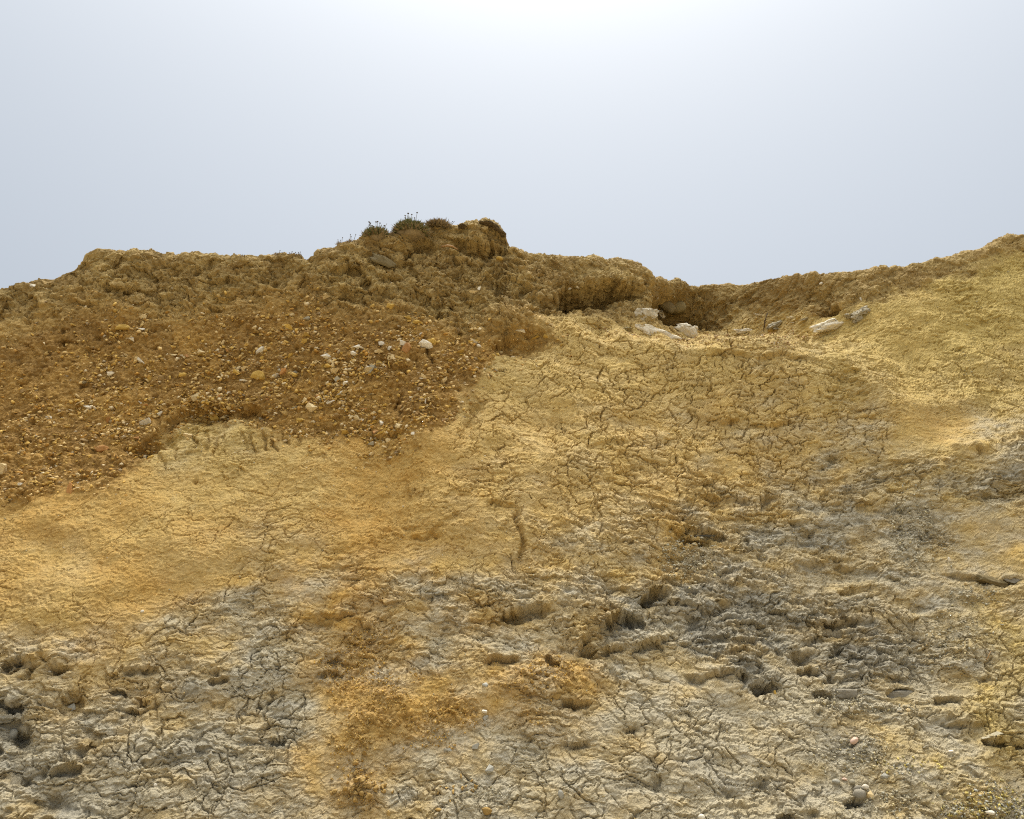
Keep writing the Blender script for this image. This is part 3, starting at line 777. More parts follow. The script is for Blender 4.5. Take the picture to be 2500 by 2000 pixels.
#OBJECTS
# ------------------------------------------------------------------ helpers for things
bpy.context.view_layer.update()
dg = bpy.context.evaluated_depsgraph_get()
CAMP = Vector((0, 0, CAMZ))
def hit(px, py):
    d = Vector(ray(px, py)).normalized()
    for k in range(12):
        ok, loc, nor, _ = cliff.ray_cast(CAMP, d, distance=60)
        if ok:
            dep = (loc - CAMP).dot(Vector((0, CP, SP)))
            return loc, nor, KPX * dep
        py += 2
        d = Vector(ray(px, py)).normalized()
    raise RuntimeError('no ground at %s %s' % (px, py))
def tag(o, label=None, cat=None, group=None, kind=None):
    for k, v in (('label', label), ('category', cat), ('group', group), ('kind', kind)):
        if v: o[k] = v
    return o
def link(name, mesh, mat=None, parent=None):
    if mat and not mesh.materials: mesh.materials.append(mat)
    o = bpy.data.objects.new(name, mesh); COL.objects.link(o)
    if parent: o.parent = parent
    return o
def hull_mesh(name, seed, n=16, flat=.55, boxy=0.0, bevel=0.0):
    """an angular broken flint: the hull of a few random points, roughly within the unit box"""
    rnd = random.Random(seed)
    bm = bmesh.new()
    for i in range(n):
        v = Vector((rnd.gauss(0, 1), rnd.gauss(0, 1), rnd.gauss(0, 1))).normalized()
        if boxy:
            m_ = max(abs(c) for c in v); v = v.lerp(v / m_ * .8, boxy)
        v *= rnd.uniform(.8, 1.05)
        bm.verts.new((v.x * .5, v.y * .5, v.z * .5))
    r = bmesh.ops.convex_hull(bm, input=bm.verts)
    bmesh.ops.delete(bm, geom=[g for g in r['geom_interior'] if isinstance(g, bmesh.types.BMVert)], context='VERTS')
    if bevel:
        bmesh.ops.bevel(bm, geom=bm.edges[:] + bm.verts[:], offset=bevel, segments=1, affect='EDGES')
    me = bpy.data.meshes.new(name); bm.to_mesh(me); bm.free()
    return me
def lump_mesh(name, seed, sub=3, amp=.18, freq=1.6, pits=0.0, squash=None, ridge=0.0):
    """a worn stone or crumb: a noisy rounded body in the unit box"""
    bm = bmesh.new()
    bmesh.ops.create_icosphere(bm, subdivisions=sub, radius=.5)
    co = np.array([v.co[:] for v in bm.verts], f32)
    q = co * 2
    o = seed * 3.71
    d = perlin3(q[:, 0] * freq + o, q[:, 1] * freq, q[:, 2] * freq, seed)
    d2 = perlin3(q[:, 0] * freq * 2.7 + o, q[:, 1] * freq * 2.7, q[:, 2] * freq * 2.7, seed + 1)
    d3 = perlin3(q[:, 0] * freq * 6 + o, q[:, 1] * freq * 6, q[:, 2] * freq * 6, seed + 2)
    r = 1 + amp * (1.6 * d + .8 * d2 + .35 * d3) - pits * np.clip(np.abs(d2) * 2 - .1, 0, 1) * .5 - pits * np.clip(d3, 0, 1)
    if ridge: r = r - ridge * np.abs(d)
    co = co * r[:, None]
    for v, c_ in zip(bm.verts, co): v.co = c_
    for f in bm.faces: f.smooth = True
    me = bpy.data.meshes.new(name); bm.to_mesh(me); bm.free()
    return me
GROW = 1.25
def put(o, px, py, w, h, depth=None, ang=0, yaw=0, tilt=0, sink=.3, off=0):
    """seat a thing on the face where the photograph shows it; w, h in photo pixels, ang clockwise"""
    loc, nor, k = hit(px, py)
    W, H = w * k, h * k
    Dp = depth * k if depth else .75 * min(W, 1.6 * H) + .15 * W
    o.scale = (W * GROW, Dp, H * GROW)
    o.rotation_euler = Euler((math.radians(tilt), math.radians(ang), math.radians(yaw)), 'XZY')
    o.location = loc + Vector((0, -1, .1)).normalized() * (.5 - sink) * Dp
    return o
def copy_of(src, name=None):
    c_ = src.copy(); COL.objects.link(c_); return c_

# ------------------------------------------------------------------ stones that lie bare in the gravel bed and on the face
HULLS = [hull_mesh('flint', 100 + i, 8 + (i % 4), boxy=(i % 3) * .35, bevel=.018) for i in range(10)]
def craggy_mesh(name, seed, n=14, amp=.10, pits=.10, boxy=.4, cuts=5, freq=3.0):
    """a weathered block: an angular hull, finely divided, its faces eaten into"""
    me = hull_mesh(name, seed, n, boxy=boxy)
    bm = bmesh.new(); bm.from_mesh(me)
    bmesh.ops.subdivide_edges(bm, edges=bm.edges[:], cuts=cuts, use_grid_fill=True)
    bmesh.ops.triangulate(bm, faces=bm.faces[:])
    bmesh.ops.smooth_vert(bm, verts=bm.verts[:], factor=.4, use_axis_x=True, use_axis_y=True, use_axis_z=True)
    bm.normal_update()
    co = np.array([v.co[:] for v in bm.verts], f32); no = np.array([v.normal[:] for v in bm.verts], f32)
    q = co * freq + seed * 1.7
    d = perlin3(q[:, 0], q[:, 1], q[:, 2], seed) * 1.2 + .6 * perlin3(q[:, 0] * 2.3, q[:, 1] * 2.3, q[:, 2] * 2.3, seed + 1)
    d3 = perlin3(q[:, 0] * 5, q[:, 1] * 5, q[:, 2] * 5, seed + 2)
    dd = amp * (d + .4 * d3) - pits * np.clip(d3 * 1.6, 0, 1) - pits * .6 * np.clip(-d, 0, 1)
    co = co + no * dd[:, None]
    for v, c_ in zip(bm.verts, co): v.co = c_
    for f in bm.faces: f.smooth = True
    bm.to_mesh(me); bm.free()
    return me
def cobble_mesh(name, seed, p=.62, amp=.05):
    """a long worn cobble with flattish sides"""
    me = lump_mesh(name, seed, 4, amp, 1.2)
    for v in me.vertices:
        c_ = v.co.copy(); r_ = c_.length
        u_ = c_ / r_
        w_ = Vector([math.copysign(abs(a_) ** p, a_) for a_ in u_])
        v.co = w_ * r_ * .92
    return me
SHARP = [craggy_mesh('nodule', 230 + i, 12 + i % 4, .05, .03, .1, 3, 3.0) for i in range(6)]
COBBLES = [cobble_mesh('cobble', 260 + i) for i in range(5)]
CRAGS = [craggy_mesh('crag', 280 + i, 12 + i, .06, .05, .3) for i in range(6)]
LUMPS = [lump_mesh('pebble', 200 + i, 3, .13, 1.1) for i in range(6)]

def stone(label, px, py, w, h, mat, ang=0, kind='flint', depth=None, sink=.34, name=None, cat='stone', i=None, tilt=0, group=None, yaw=0):
    pool = {'flint': HULLS, 'pebble': LUMPS, 'nodule': SHARP, 'cobble': COBBLES, 'crag': CRAGS}[kind]
    i = i if i is not None else (px * 7 + py * 3) % len(pool)
    me = pool[i].copy(); me.materials.clear(); me.materials.append(mat)
    o = link(name or (kind if kind in ('flint', 'pebble') else 'stone'), me)
    tag(o, label, cat, group)
    if kind == 'pebble': w, h = w * .84, h * .84
    return put(o, px, py, w, h, depth, ang, yaw, tilt, sink)
stone('large smooth olive brown boulder sticking out of the dark soil below the thrift cushions', 936, 645, 72, 31, M_SANDD, 30, 'crag', 44, .34, 'boulder', 'boulder', 2)
stone('flat cream stone, the pale one just above the yellow lens shaped flint on the left', 353, 775, 27, 11, M_CREAM, 4)
stone('long lens shaped yellow flint high in the left gravel bed', 302, 803, 42, 15, M_OCHRE, -6, 'nodule')
stone('small white flint right beside the tip of the yellow lens shaped flint', 346, 804, 20, 9, M_WHITE, 0)
stone('pale grey white pebble below the yellow lens shaped flint', 321, 831, 13, 16, M_WHITE, 20)
stone('plump bright yellow nodule in the middle of the left gravel bed', 632, 921, 38, 25, M_OCHRE, 0, 'nodule', 30, .3, 'nodule')
stone('round pale beige stone jutting over the dark hollow at the base of the gravel', 482, 968, 29, 27, M_CREAM, -35, 'flint', 22, .15)
stone('pale cream stone left of the dark hollow at the base of the gravel', 356, 1030, 26, 20, M_WHITE, -10)
stone('largest angular white flint in the gravel, a wedge with a broken corner', 1042, 846, 40, 25, M_WHITE, 22, 'flint', 24, .25, None, 'flint', 3)
stone('bright white flat flint left of the largest white wedge', 934, 841, 22, 13, M_WHITE, 8)
stone('small tilted white flint directly right of the bright white flat one', 951, 849, 10, 16, M_WHITE, 30)
stone('upright pale yellow flint under the two small white ones', 955, 871, 17, 27, M_CREAM, 8)
stone('rounded yellow flint in the upper middle of the gravel bed', 1018, 789, 26, 12, M_OCHRE, 4, 'nodule')
stone('grey beige triangular flint in the middle of the gravel bed', 908, 904, 22, 25, M_GREYST, 0, 'flint', i=5)
stone('large angular cream flint above the lower edge of the gravel bed', 762, 995, 27, 25, M_CREAM, -12)
stone('pale yellow flint on top of the broken clay columns', 460, 1064, 22, 14, M_CREAM, 24)
stone('teardrop shaped beige flint tilted up to the right', 578, 905, 26, 13, M_CREAM, -42)
stone('cream flint with a notch at the foot of the brown soil below the crest', 1160, 714, 28, 12, M_CREAM, 10)
stone('little white chip standing at the corner of the notched cream flint', 1171, 706, 10, 11, M_WHITE, -20)
stone('white flint above the orange hollow at the right end of the gravel', 1271, 811, 24, 11, M_WHITE, 6)
stone('flat yellow flint below the white flint of the orange hollow', 1307, 827, 24, 10, M_OCHRE, -25)
stone('short yellow flint at the right rim of the orange hollow', 1332, 823, 13, 11, M_OCHRE, 20)
stone('yellow cream flint high in the middle of the gravel', 954, 747, 18, 16, M_OCHRE, -30)
stone('big cream block cut by the left edge of the picture', 8, 1150, 32, 36, M_CREAM, 10, 'flint', 28, .25)
stone('upright reddish brown stone at the lower left edge of the gravel', 170, 1200, 15, 42, M_RUST, -8, 'nodule', 18, .3)
stone('rust coloured long stone above the left end of the clay columns', 248, 1096, 38, 17, M_RUST, 12, 'nodule')
stone('smooth orange tan pebble in the soil to the right of the crest knob', 1220, 632, 17, 9, M_OCHRE, 12, 'pebble')
stone('white pebble at the upper rim of the left dark hollow', 1410, 701, 13, 8, M_WHITE, 6, 'pebble')
stone('smaller white pebble just left of the hollow rim pebble', 1391, 705, 9, 6, M_WHITE, -25, 'pebble')
stone('rounded orange brown boulder end poking out of the dark cave', 1653, 757, 32, 24, M_SAND, -15, 'cobble', 34, .2, 'boulder', 'boulder')
stone('long orange brown rock leaning into the cave behind the rounded boulder end', 1622, 744, 52, 22, M_SANDD, 40, 'cobble', 26, .5, 'boulder', 'boulder')
stone('small cream pebble alone in the brown soil of the far right bank', 2005, 693, 10, 6, M_WHITE, -10, 'pebble')
stone('pale upright chip in the soil right of the small dark hole', 2102, 731, 6, 11, M_WHITE, -15)
stone('little forked cream chip above the small dark hole', 1985, 731, 12, 6, M_CREAM, 15)
stone('pale flint at the crest edge on the far left, white against the sky', 81, 697, 14, 11, M_WHITE, 0, sink=.2)
stone('leaf shaped tan flint under the left corner of the crest', 245, 656, 8, 18, M_CREAM, 14)
stone('purple brown lump beside the small yellow flint in the left gravel', 393, 925, 16, 16, M_BROWN, 0, 'nodule')
stone('small pointed yellow flint next to the purple brown lump', 414, 922, 9, 15, M_OCHRE, -12)
stone('rounded yellow flint between the pointed one and the teardrop flint', 447, 917, 18, 12, M_OCHRE, -18, 'pebble')
stone('dark brown shard with a bright edge at the right top of the gravel', 1118, 806, 12, 22, M_BROWN, 18)
stone('brown slanting shard right of the dark upright shard', 1150, 824, 30, 12, M_BROWN, -18)
stone('ochre rounded stone behind the white wedge', 1056, 836, 22, 18, M_OCHRE, 30, 'nodule')
stone('ochre brown cobble left of the white wedge', 992, 852, 26, 24, M_RUST, -20, 'nodule')
stone('pale chip at the very bottom of the gravel beside the clay', 948, 1077, 14, 12, M_CREAM, 20)
stone('white chip at the lower right tip of the gravel', 1010, 1059, 15, 8, M_WHITE, -22)

# stones lying on the clay
stone('pink egg shaped pebble lying on the grey clay at lower right', 2083, 1808, 21, 13, M_PINK, -34, 'pebble', 14, .1, 'pebble', 'pebble')
stone('pale bluish flat chip below the pink pebble', 2155, 1893, 27, 14, M_BLUE, 0, 'flint', 14, .25)
stone('creamy yellow angular stone, lowest of the pebble cluster', 2120, 1938, 22, 20, M_CREAM, 10, 'flint', 16, .15)
stone('rounded white pebble on top of the pebble cluster', 2111, 1921, 16, 12, M_WHITE, 0, 'pebble', 12, .15, 'pebble', 'pebble')
stone('dark grey cobble in the shade of the pebble cluster', 2097, 1940, 30, 24, M_MUD, -10, 'pebble', 24, .4)
stone('tan flat pebble leaning on the dark grey cobble', 2093, 1925, 22, 14, M_MUD, -12, 'pebble', 12, .2)
stone('pale grey pebble at the left of the pebble cluster', 2040, 1908, 19, 11, M_BLUE, 8, 'pebble', 12, .2, 'pebble', 'pebble')
stone('small salmon coloured chip between two pale pebbles', 2062, 1903, 13, 8, M_PINK, 12, 'flint')
stone('grey pebble right of the salmon coloured chip', 2079, 1909, 14, 12, M_GREYST, -20, 'pebble', 12, .2, 'pebble', 'pebble')
stone('bluish white flat stone near the bottom right corner', 2415, 1983, 23, 10, M_WHITE, 4, 'pebble', 14, .2)
stone('long grey chip on the clay right of the pink pebble', 2261, 1823, 19, 8, M_GREYST, -6, 'flint')
stone('white chip to the right of the long grey chip', 2321, 1835, 11, 9, M_WHITE, 10)
stone('white bone shaped chip under the left smooth mudstone nodule', 2079, 1731, 12, 14, M_WHITE, 25)
stone('pale angular chip under the right smooth mudstone nodule', 2195, 1736, 13, 11, M_WHITE, 15)
stone('flat pale chip next to the angular chip under the right nodule', 2217, 1734, 11, 8, M_CREAM, -10, 'pebble')
stone('round white pebble at the bottom edge of the picture', 1712, 1994, 15, 13, M_WHITE, 0, 'pebble', 12, .15, 'pebble', 'pebble')
stone('tiny upright white pebble above the bottom edge', 1706, 1924, 7, 9, M_WHITE, 10, 'pebble', name='pebble', cat='pebble')
stone('ochre white chip at the mouth of the dark burrow hole', 1893, 1692, 9, 13, M_OCHRE, -20, 'flint')
stone('grey angular block of clay in the lower middle', 1193, 1877, 27, 20, M_BLUE, -28, 'flint', 18, .2, i=4)
stone('long dull grey chip above the grey angular block', 1163, 1822, 24, 12, M_BLUE, -24, 'flint', 12, .2)
stone('flat grey chip casting a shadow left of the long dull chip', 1094, 1830, 22, 10, M_BLUE, -6, 'flint', 12, .15)
stone('grey lump of clay right of the big ochre patch', 1183, 1671, 19, 12, M_BLUE, 0, 'flint', 12, .2)
stone('small white chip right of the ochre patch', 1183, 1737, 13, 10, M_WHITE, 20)
stone('grey chip just under the small white chip', 1186, 1753, 14, 12, M_BLUE, -30)
stone('bluish upright oval pebble on the pale clay in the lower middle', 1369, 1939, 13, 20, M_BLUE, -14, 'pebble', 10, .25, 'pebble', 'pebble')
stone('rough yellow lump at the bottom edge in the middle', 1188, 1979, 27, 18, M_CLOD, 0, 'nodule', 18, .3)
stone('small orange yellow shard at the bottom edge', 1074, 1978, 24, 9, M_CLOD, 12, 'nodule')
stone('upright yellow chip at the bottom edge below the clod heap', 948, 1987, 10, 18, M_CLOD, 0, 'nodule')
stone('flat yellow slab of clay on the upper ochre heap', 1361, 1700, 32, 14, M_CLOD, 0, 'flint', 16, .25)
stone('round yellow pebble of clay alone between heap and clods', 868, 1863, 16, 14, M_CLOD, 0, 'nodule', 12, .2)
stone('pale grey stone at the mouth of the hollow by the left edge', 36, 1793, 21, 27, M_BLUE, 10, 'pebble', 22, .25)
stone('grey rock in the oval hollow near the left edge', 172, 1728, 26, 24, M_BLUE, -30, 'flint', 20, .3)
stone('tiny white pebble on the grey clay at lower left', 380, 1917, 9, 8, M_WHITE, 0, 'pebble', name='pebble', cat='pebble')
stone('white pebble on the ochre slope at the left', 348, 1493, 9, 7, M_WHITE, -20, 'pebble', name='pebble', cat='pebble')
stone('cream chip on the lower ochre slope near the grey clay', 266, 1652, 10, 7, M_CREAM, 0)
stone('white chip at the foot of the left ochre slope', 122, 1641, 8, 6, M_WHITE, 0)
stone('dark grey mudstone slab wedged in the slot of the middle face', 1722, 1312, 60, 13, M_SLATE, 2, 'flint', 26, .4, 'mudstone_slab')
stone('squared brown rock like a short log under the ledge at right', 2420, 1421, 76, 24, M_SANDD, 16, 'crag', 34, .4, 'rock', 'rock')
stone('dark smooth mudstone block right of the log shaped rock', 2474, 1419, 40, 14, M_MUD, 4, 'flint', 20, .45, 'mudstone_slab')
stone('left one of two smooth scraped mudstone nodules', 2066, 1694, 60, 26, M_MUD, 4, 'crag', 26, .58, 'mudstone_nodule', 'nodule')
stone('right and wider one of two smooth scraped mudstone nodules', 2195, 1699, 80, 30, M_MUD, 2, 'crag', 30, .6, 'mudstone_nodule', 'nodule')
stone('pale plate of clay lying across the top of the wider mudstone nodule', 2200, 1681, 40, 9, M_PLATE, 4, 'flint', 18, .3, 'clay_plate', 'clay plate')
stone('pale green grey plate jutting over a dark gap at the right edge', 2432, 1802, 58, 22, M_PLATE, -6, 'flint', 40, .74, 'clay_plate', 'clay plate')
stone('smooth grey scoop of mudstone in the small dark bite at right', 2062, 1600, 30, 16, M_MUD, 10, 'crag', 14, .6, 'mudstone_nodule', 'nodule')
stone('smooth grey oval mudstone right above the dark bite', 2080, 1584, 36, 22, M_MUD, 24, 'crag', 16, .62, 'mudstone_nodule', 'nodule')
stone('pale bluish flake of clay on the upper right slope', 2148, 1178, 34, 15, M_PLATE, 10, 'flint', 14, .3, 'clay_plate', 'clay plate')
stone('narrow white chip on the dusty right slope, upper of two', 2310, 1330, 12, 12, M_WHITE, 30)
stone('narrow white chip on the dusty right slope, lower of two', 2317, 1368, 8, 18, M_WHITE, -10)
stone('pale block of clay on the dusty slope below the white chips', 2356, 1424, 12, 10, M_CREAM, 5)

# ------------------------------------------------------------------ chalk on the ledge
def chalk(label, px, py, w, h, ang, seed, mat, depth=None, sink=.3, name='chalk_boulder', pits=.10, amp=.16, sub=5, ridge=.12):
    me = craggy_mesh('chalk', seed, 9 + seed % 4, amp * .55, pits * 1.2, .2, 7, 4.2)
    o = link(name, me, mat); tag(o, label, 'boulder' if name == 'chalk_boulder' else 'stone')
    return put(o, px, py, w, h, depth, ang, 0, 0, sink)
chalk('large white chalk boulder, left half of the cracked pair below the cave', 1600, 811, 126, 44, 8, 301, M_CHALK, 40, .6)
chalk('large white chalk boulder, right half of the cracked pair below the cave', 1664, 807, 86, 46, 10, 302, M_CHALK, 40, .6)
chalk('white pitted chalk boulder left of the rounded boulder end, above the cracked pair', 1576, 767, 70, 36, -8, 303, M_CHALK, 26, .62)
chalk('narrow chalk spur leaning beside the white pitted boulder', 1612, 758, 22, 46, -28, 304, M_CHALK, 30, .4)
chalk('thin white chalk flake behind the upright dead stick', 1854, 769, 36, 13, 18, 305, M_CHALK, 16, .3, 'chalk_flake')
chalk('low pale chalk slab half buried in rubble on the ledge', 1818, 811, 56, 15, -4, 306, M_CHALK, 20, .4, 'chalk_slab')
chalk('rough grey chalk boulder at the foot of the upright dead stick', 1894, 799, 48, 28, -14, 307, M_CHALKG, 36, .35, pits=.2)
chalk('small grey white chalk stone at the back of the ledge', 1962, 781, 20, 11, 0, 308, M_CHALKG, 14, .3, 'chalk_stone')
chalk('pale chalk scraps half buried left of the small grey chalk stone', 1932, 778, 34, 9, 4, 309, M_CHALK, 14, .4, 'chalk_stone')
chalk('tiny white chalk stone in front of the small grey one', 1938, 789, 12, 5, 4, 310, M_CHALK, 8, .3, 'chalk_stone')
chalk('long white chalk boulder lying slanted on the right of the ledge', 2020, 800, 88, 27, -16, 311, M_CHALK, 40, .35, amp=.2)
chalk('knob of chalk on the upper end of the long white boulder', 2066, 776, 26, 20, 0, 312, M_CHALKG, 22, .35, 'chalk_stone')
chalk('rough grey conglomerate lump right of the long white boulder', 2098, 772, 54, 36, -24, 313, M_CHALKG, 30, .4, pits=.25, amp=.24)
chalk('white chalk stone in the foot of the grey conglomerate lump', 2086, 786, 15, 11, 0, 314, M_CHALK, 12, .3, 'chalk_stone')
chalk('white lump of chalk in the thin rubble left below the cave', 1530, 803, 22, 11, 0, 315, M_SAND, 14, .4, 'chalk_stone')

# ------------------------------------------------------------------ sticks
def tube(bm, pts, r0, r1, n=6):
    rings = []
    for i, p in enumerate(pts):
        p = Vector(p); t = i / (len(pts) - 1)
        d = (Vector(pts[min(i + 1, len(pts) - 1)]) - Vector(pts[max(i - 1, 0)])).normalized()
        a = d.orthogonal().normalized(); b_ = d.cross(a)
        r = r0 + (r1 - r0) * t
        rings.append([bm.verts.new(p + a * r * math.cos(2 * math.pi * j / n) + b_ * r * math.sin(2 * math.pi * j / n)) for j in range(n)])
    for A_, B_ in zip(rings, rings[1:]):
        for j in range(n): bm.faces.new((A_[j], A_[(j + 1) % n], B_[(j + 1) % n], B_[j]))
    bm.faces.new(rings[-1]); bm.faces.new(rings[0][::-1])
def tube_obj(name, mat, chains, parent=None, n=6):
    bm = bmesh.new()
    for pts, r0, r1 in chains: tube(bm, pts, r0, r1, n)
    bmesh.ops.recalc_face_normals(bm, faces=bm.faces[:])
    me = bpy.data.meshes.new(name); bm.to_mesh(me); bm.free()
    for p in me.polygons: p.use_smooth = True
    return link(name, me, mat, parent)
p0, n0, k = hit(1865, 803)
st = bpy.data.objects.new('dead_stick', None); COL.objects.link(st); st.location = p0
tag(st, 'thin dark dead stick standing upright between the chalk flake and the rough grey chalk boulder', 'stick')
tube_obj('stem', M_WOOD, [([(0, .03, -.03), (.004, -.02, 8 * k), (.010, -.03, 20 * k), (.006 + 8 * k, -.05, 38 * k)], .010, .005)], st)
tube_obj('branch', M_WOOD, [([(.008, -.025, 15 * k), (4 * k + .01, -.03, 24 * k)], .005, .003)], st)
p0, n0, k = hit(1098, 607)
rt = tube_obj('broken_root', M_ROOT, [([(-19 * k, 0, 4 * k), (-6 * k, -.06, 1 * k), (6 * k, -.07, -1 * k), (20 * k, -.02, -5 * k)], .016, .008)])
rt.location = p0 + Vector((0, -.01, 0)); tag(rt, 'pale orange broken root jutting from the soil under the crest knob', 'root')
p0, n0, k = hit(2407, 1605)
gs_ = tube_obj('straw', M_ROOT, [([(-3 * k, -.005, -8 * k), (0, -.03, 2 * k), (7 * k, -.03, 15 * k)], .004, .002)])
gs_.location = p0; tag(gs_, 'single dry yellow straw on the dusty slope at right', 'straw')

# ------------------------------------------------------------------ gravel: stones as parts of the cliff, the fine rest as one mass
rng = np.random.default_rng(11)
inner = np.zeros(A.shape, bool); inner[2:NF + 4, 30:NC - 30] = True
inner &= (A > -60) & (A < 2560) & (B < 2040)
IDX = np.flatnonzero(inner.ravel())
Af, Bf = A.ravel(), B.ravel()
mg = m_gravel.ravel()
PTS = np.stack([PX, PY, PZ], -1).reshape(-1, 3); NRM = FN.reshape(-1, 3)
dens = (.35 + sstep(780, 960, Bf) * .65) * (1 - .5 * sstep(420, 0, Af)) + .5 * np.exp(-((Af - 850) / 260) ** 2)
clus = (sstep(-.3, .5, perlin2(Xf * 2.6, S * 3.2, 91) + .35 * wob3) * .6 + .7 * sstep(.0, .5, perlin2(Xf * 1.3 + .5 * S, S * 7 - Xf * .8, 92) + .2 * wob3)).ravel()
sdR = sdf_poly(GRAVEL_TOP + GRAVEL_LOW, A, B).ravel()                 # a few stones have slipped out below the bed
blank = np.exp(-(((Af - 960) / 70) ** 2 + ((Bf - 975) / 60) ** 2))          # bare grey lump in the gravel
mg = np.maximum(mg, (.10 * sstep(70, 10, sdR) * (sdR > 0)) * (1 - m_soil.ravel()))
W_G = mg * dens * (.12 + clus) * (1 - .9 * blank)
def pick(w, n):
    w = w[IDX].astype(float)
    return rng.choice(IDX, n, p=w / w.sum())
def kpx(i):
    p = PTS[i]
    return KPX * (p[:, 1] * CP + (p[:, 2] - CAMZ) * SP)
# individual stones, in a loop, sharing meshes
STONE_MATS = [M_CREAM, M_OCHRE, M_WHITE, M_BROWN, M_RUST, M_GREYST, M_CLOD]
W_S = W_G * (.25 + 1.6 * np.exp(-(((Af - 850) / 330) ** 2 + ((Bf - 900) / 130) ** 2)) + .5 * (Bf > 960))
protos = {}
for j in range(8):
    for m_ in STONE_MATS:
        me_ = hull_mesh('stone', 400 + j, 8 + j % 3, boxy=(j % 3) * .3)
        me_.materials.append(m_); protos[j, m_.name] = me_
ids = pick(W_S, 290)
ks = kpx(ids)
for i, k_ in zip(ids, ks):
    m_ = STONE_MATS[rng.choice(7, p=[.30, .28, .10, .09, .07, .04, .12])]
    size = (14 + 17 * rng.random() ** 1.9) * k_
    o = bpy.data.objects.new('stone', protos[int(rng.integers(8)), m_.name])
    COL.objects.link(o); o.parent = cliff
    asp = rng.uniform(.28, .7)
    o.scale = (size, size * rng.uniform(.6, 1.0), size * asp)
    o.rotation_euler = Euler((rng.normal(-.15, .35), rng.normal(-.10, .42), rng.uniform(-.6, .6)), 'XZY')
    p, n_ = PTS[i], NRM[i]
    o.location = Vector(p) + Vector(n_) * float(size * rng.uniform(.0, .22))
def scatter(name, n, weight, smin, smax, power, colours, probs, label, seed, asp=(.3, .75), lift=(-.1, .25), ncorner=7, rot=.45, parent=None, jit=.16, boxy=0, flatten=None):
    r = np.random.default_rng(seed)
    ids = pick(weight, n)
    kk = kpx(ids)
    size = (smin + (smax - smin) * r.random(n) ** power) * kk
    variants = [hull_mesh('v', seed * 10 + j, ncorner + j % 3, boxy=boxy) for j in range(12)]
    vc, vf = [], []
    for v in variants:
        vc.append(np.array([q.co[:] for q in v.vertices], f32)); vf.append([tuple(q.vertices) for q in v.polygons])
    which = r.integers(12, size=n)
    e = np.stack([r.normal(-.15, rot, n), r.normal(-.08, rot, n), r.uniform(-.8, .8, n)], -1)
    cx, sx_ = np.cos(e[:, 0]), np.sin(e[:, 0]); cy, sy_ = np.cos(e[:, 1]), np.sin(e[:, 1]); cz, sz_ = np.cos(e[:, 2]), np.sin(e[:, 2])
    o_, z_ = np.ones(n), np.zeros(n)
    mk = lambda rows: np.stack([np.stack(q, -1) for q in rows], 1)
    RX = mk([[o_, z_, z_], [z_, cx, -sx_], [z_, sx_, cx]]); RY = mk([[cy, z_, sy_], [z_, o_, z_], [-sy_, z_, cy]]); RZ = mk([[cz, -sz_, z_], [sz_, cz, z_], [z_, z_, o_]])
    Rm = RY @ RZ @ RX
    sc_ = np.stack([size, size * r.uniform(.6, 1, n), size * r.uniform(asp[0], asp[1], n)], -1)
    pos = PTS[ids] + NRM[ids] * (size * r.uniform(lift[0], lift[1], n))[:, None]
    pos = pos + r.normal(0, .004, (n, 3))
    ci = r.choice(len(colours), n, p=np.array(probs) / sum(probs))
    col = np.array(colours)[ci] * r.uniform(1 - jit, 1 + jit, (n, 1))
    co, tint, faces, base = [], [], [], 0
    loops, starts, total = [], [], []
    for w in range(12):
        sel = np.flatnonzero(which == w)
        if not len(sel): continue
        q = vc[w][None] * sc_[sel][:, None]
        q = np.einsum('nij,nvj->nvi', Rm[sel], q) + pos[sel][:, None]
        nv = len(vc[w])
        F = np.array(vf[w], np.int64)
        ff = (F[None] + (np.arange(len(sel)) * nv)[:, None, None] + base).reshape(-1, F.shape[1])
        loops.append(ff.ravel())
        co.append(q.reshape(-1, 3)); tint.append(np.repeat(col[sel], nv, 0)); base += nv * len(sel)
    co = np.concatenate(co).astype(f32); tint = np.concatenate(tint)
    lp = np.concatenate(loops).astype(np.int32)
    me = bpy.data.meshes.new(name)
    me.vertices.add(len(co)); me.vertices.foreach_set('co', co.ravel())
    me.loops.add(len(lp)); me.loops.foreach_set('vertex_index', lp)
    me.polygons.add(len(lp) // 3); me.polygons.foreach_set('loop_start', np.arange(0, len(lp), 3, dtype=np.int32))
    me.update(calc_edges=True)
    set_attr(me, 'tint', np.concatenate([tint, np.ones((len(tint), 1))], 1))
    o = link(name, me, M_GRAVEL, parent)
    tag(o, label, None, None, 'stuff')
    return o
G_COL = [(.64, .46, .20), (.57, .37, .10), (.70, .57, .35), (.30, .18, .06), (.47, .26, .06), (.38, .29, .17), (.50, .33, .11)]
scatter('gravel', 8000, W_G, 4.2, 17, 1.8, G_COL, [.24, .26, .07, .13, .14, .03, .2], 'fine flint gravel set in the brown bed below the crest', 5, parent=cliff)
ms = m_soil.ravel(); mc = m_clay.ravel()
scatter('soil_crumbs', 6000, ms * (1 - .55 * sstep(1500, 1800, Af)), 2.2, 8, 2.6, [(.25, .175, .07), (.34, .25, .10), (.20, .135, .05), (.55, .46, .30)], [.5, .3, .2, .018], 'loose crumbs and chips in the brown soil under the crest', 6, asp=(.5, 1), rot=1.2, parent=cliff)
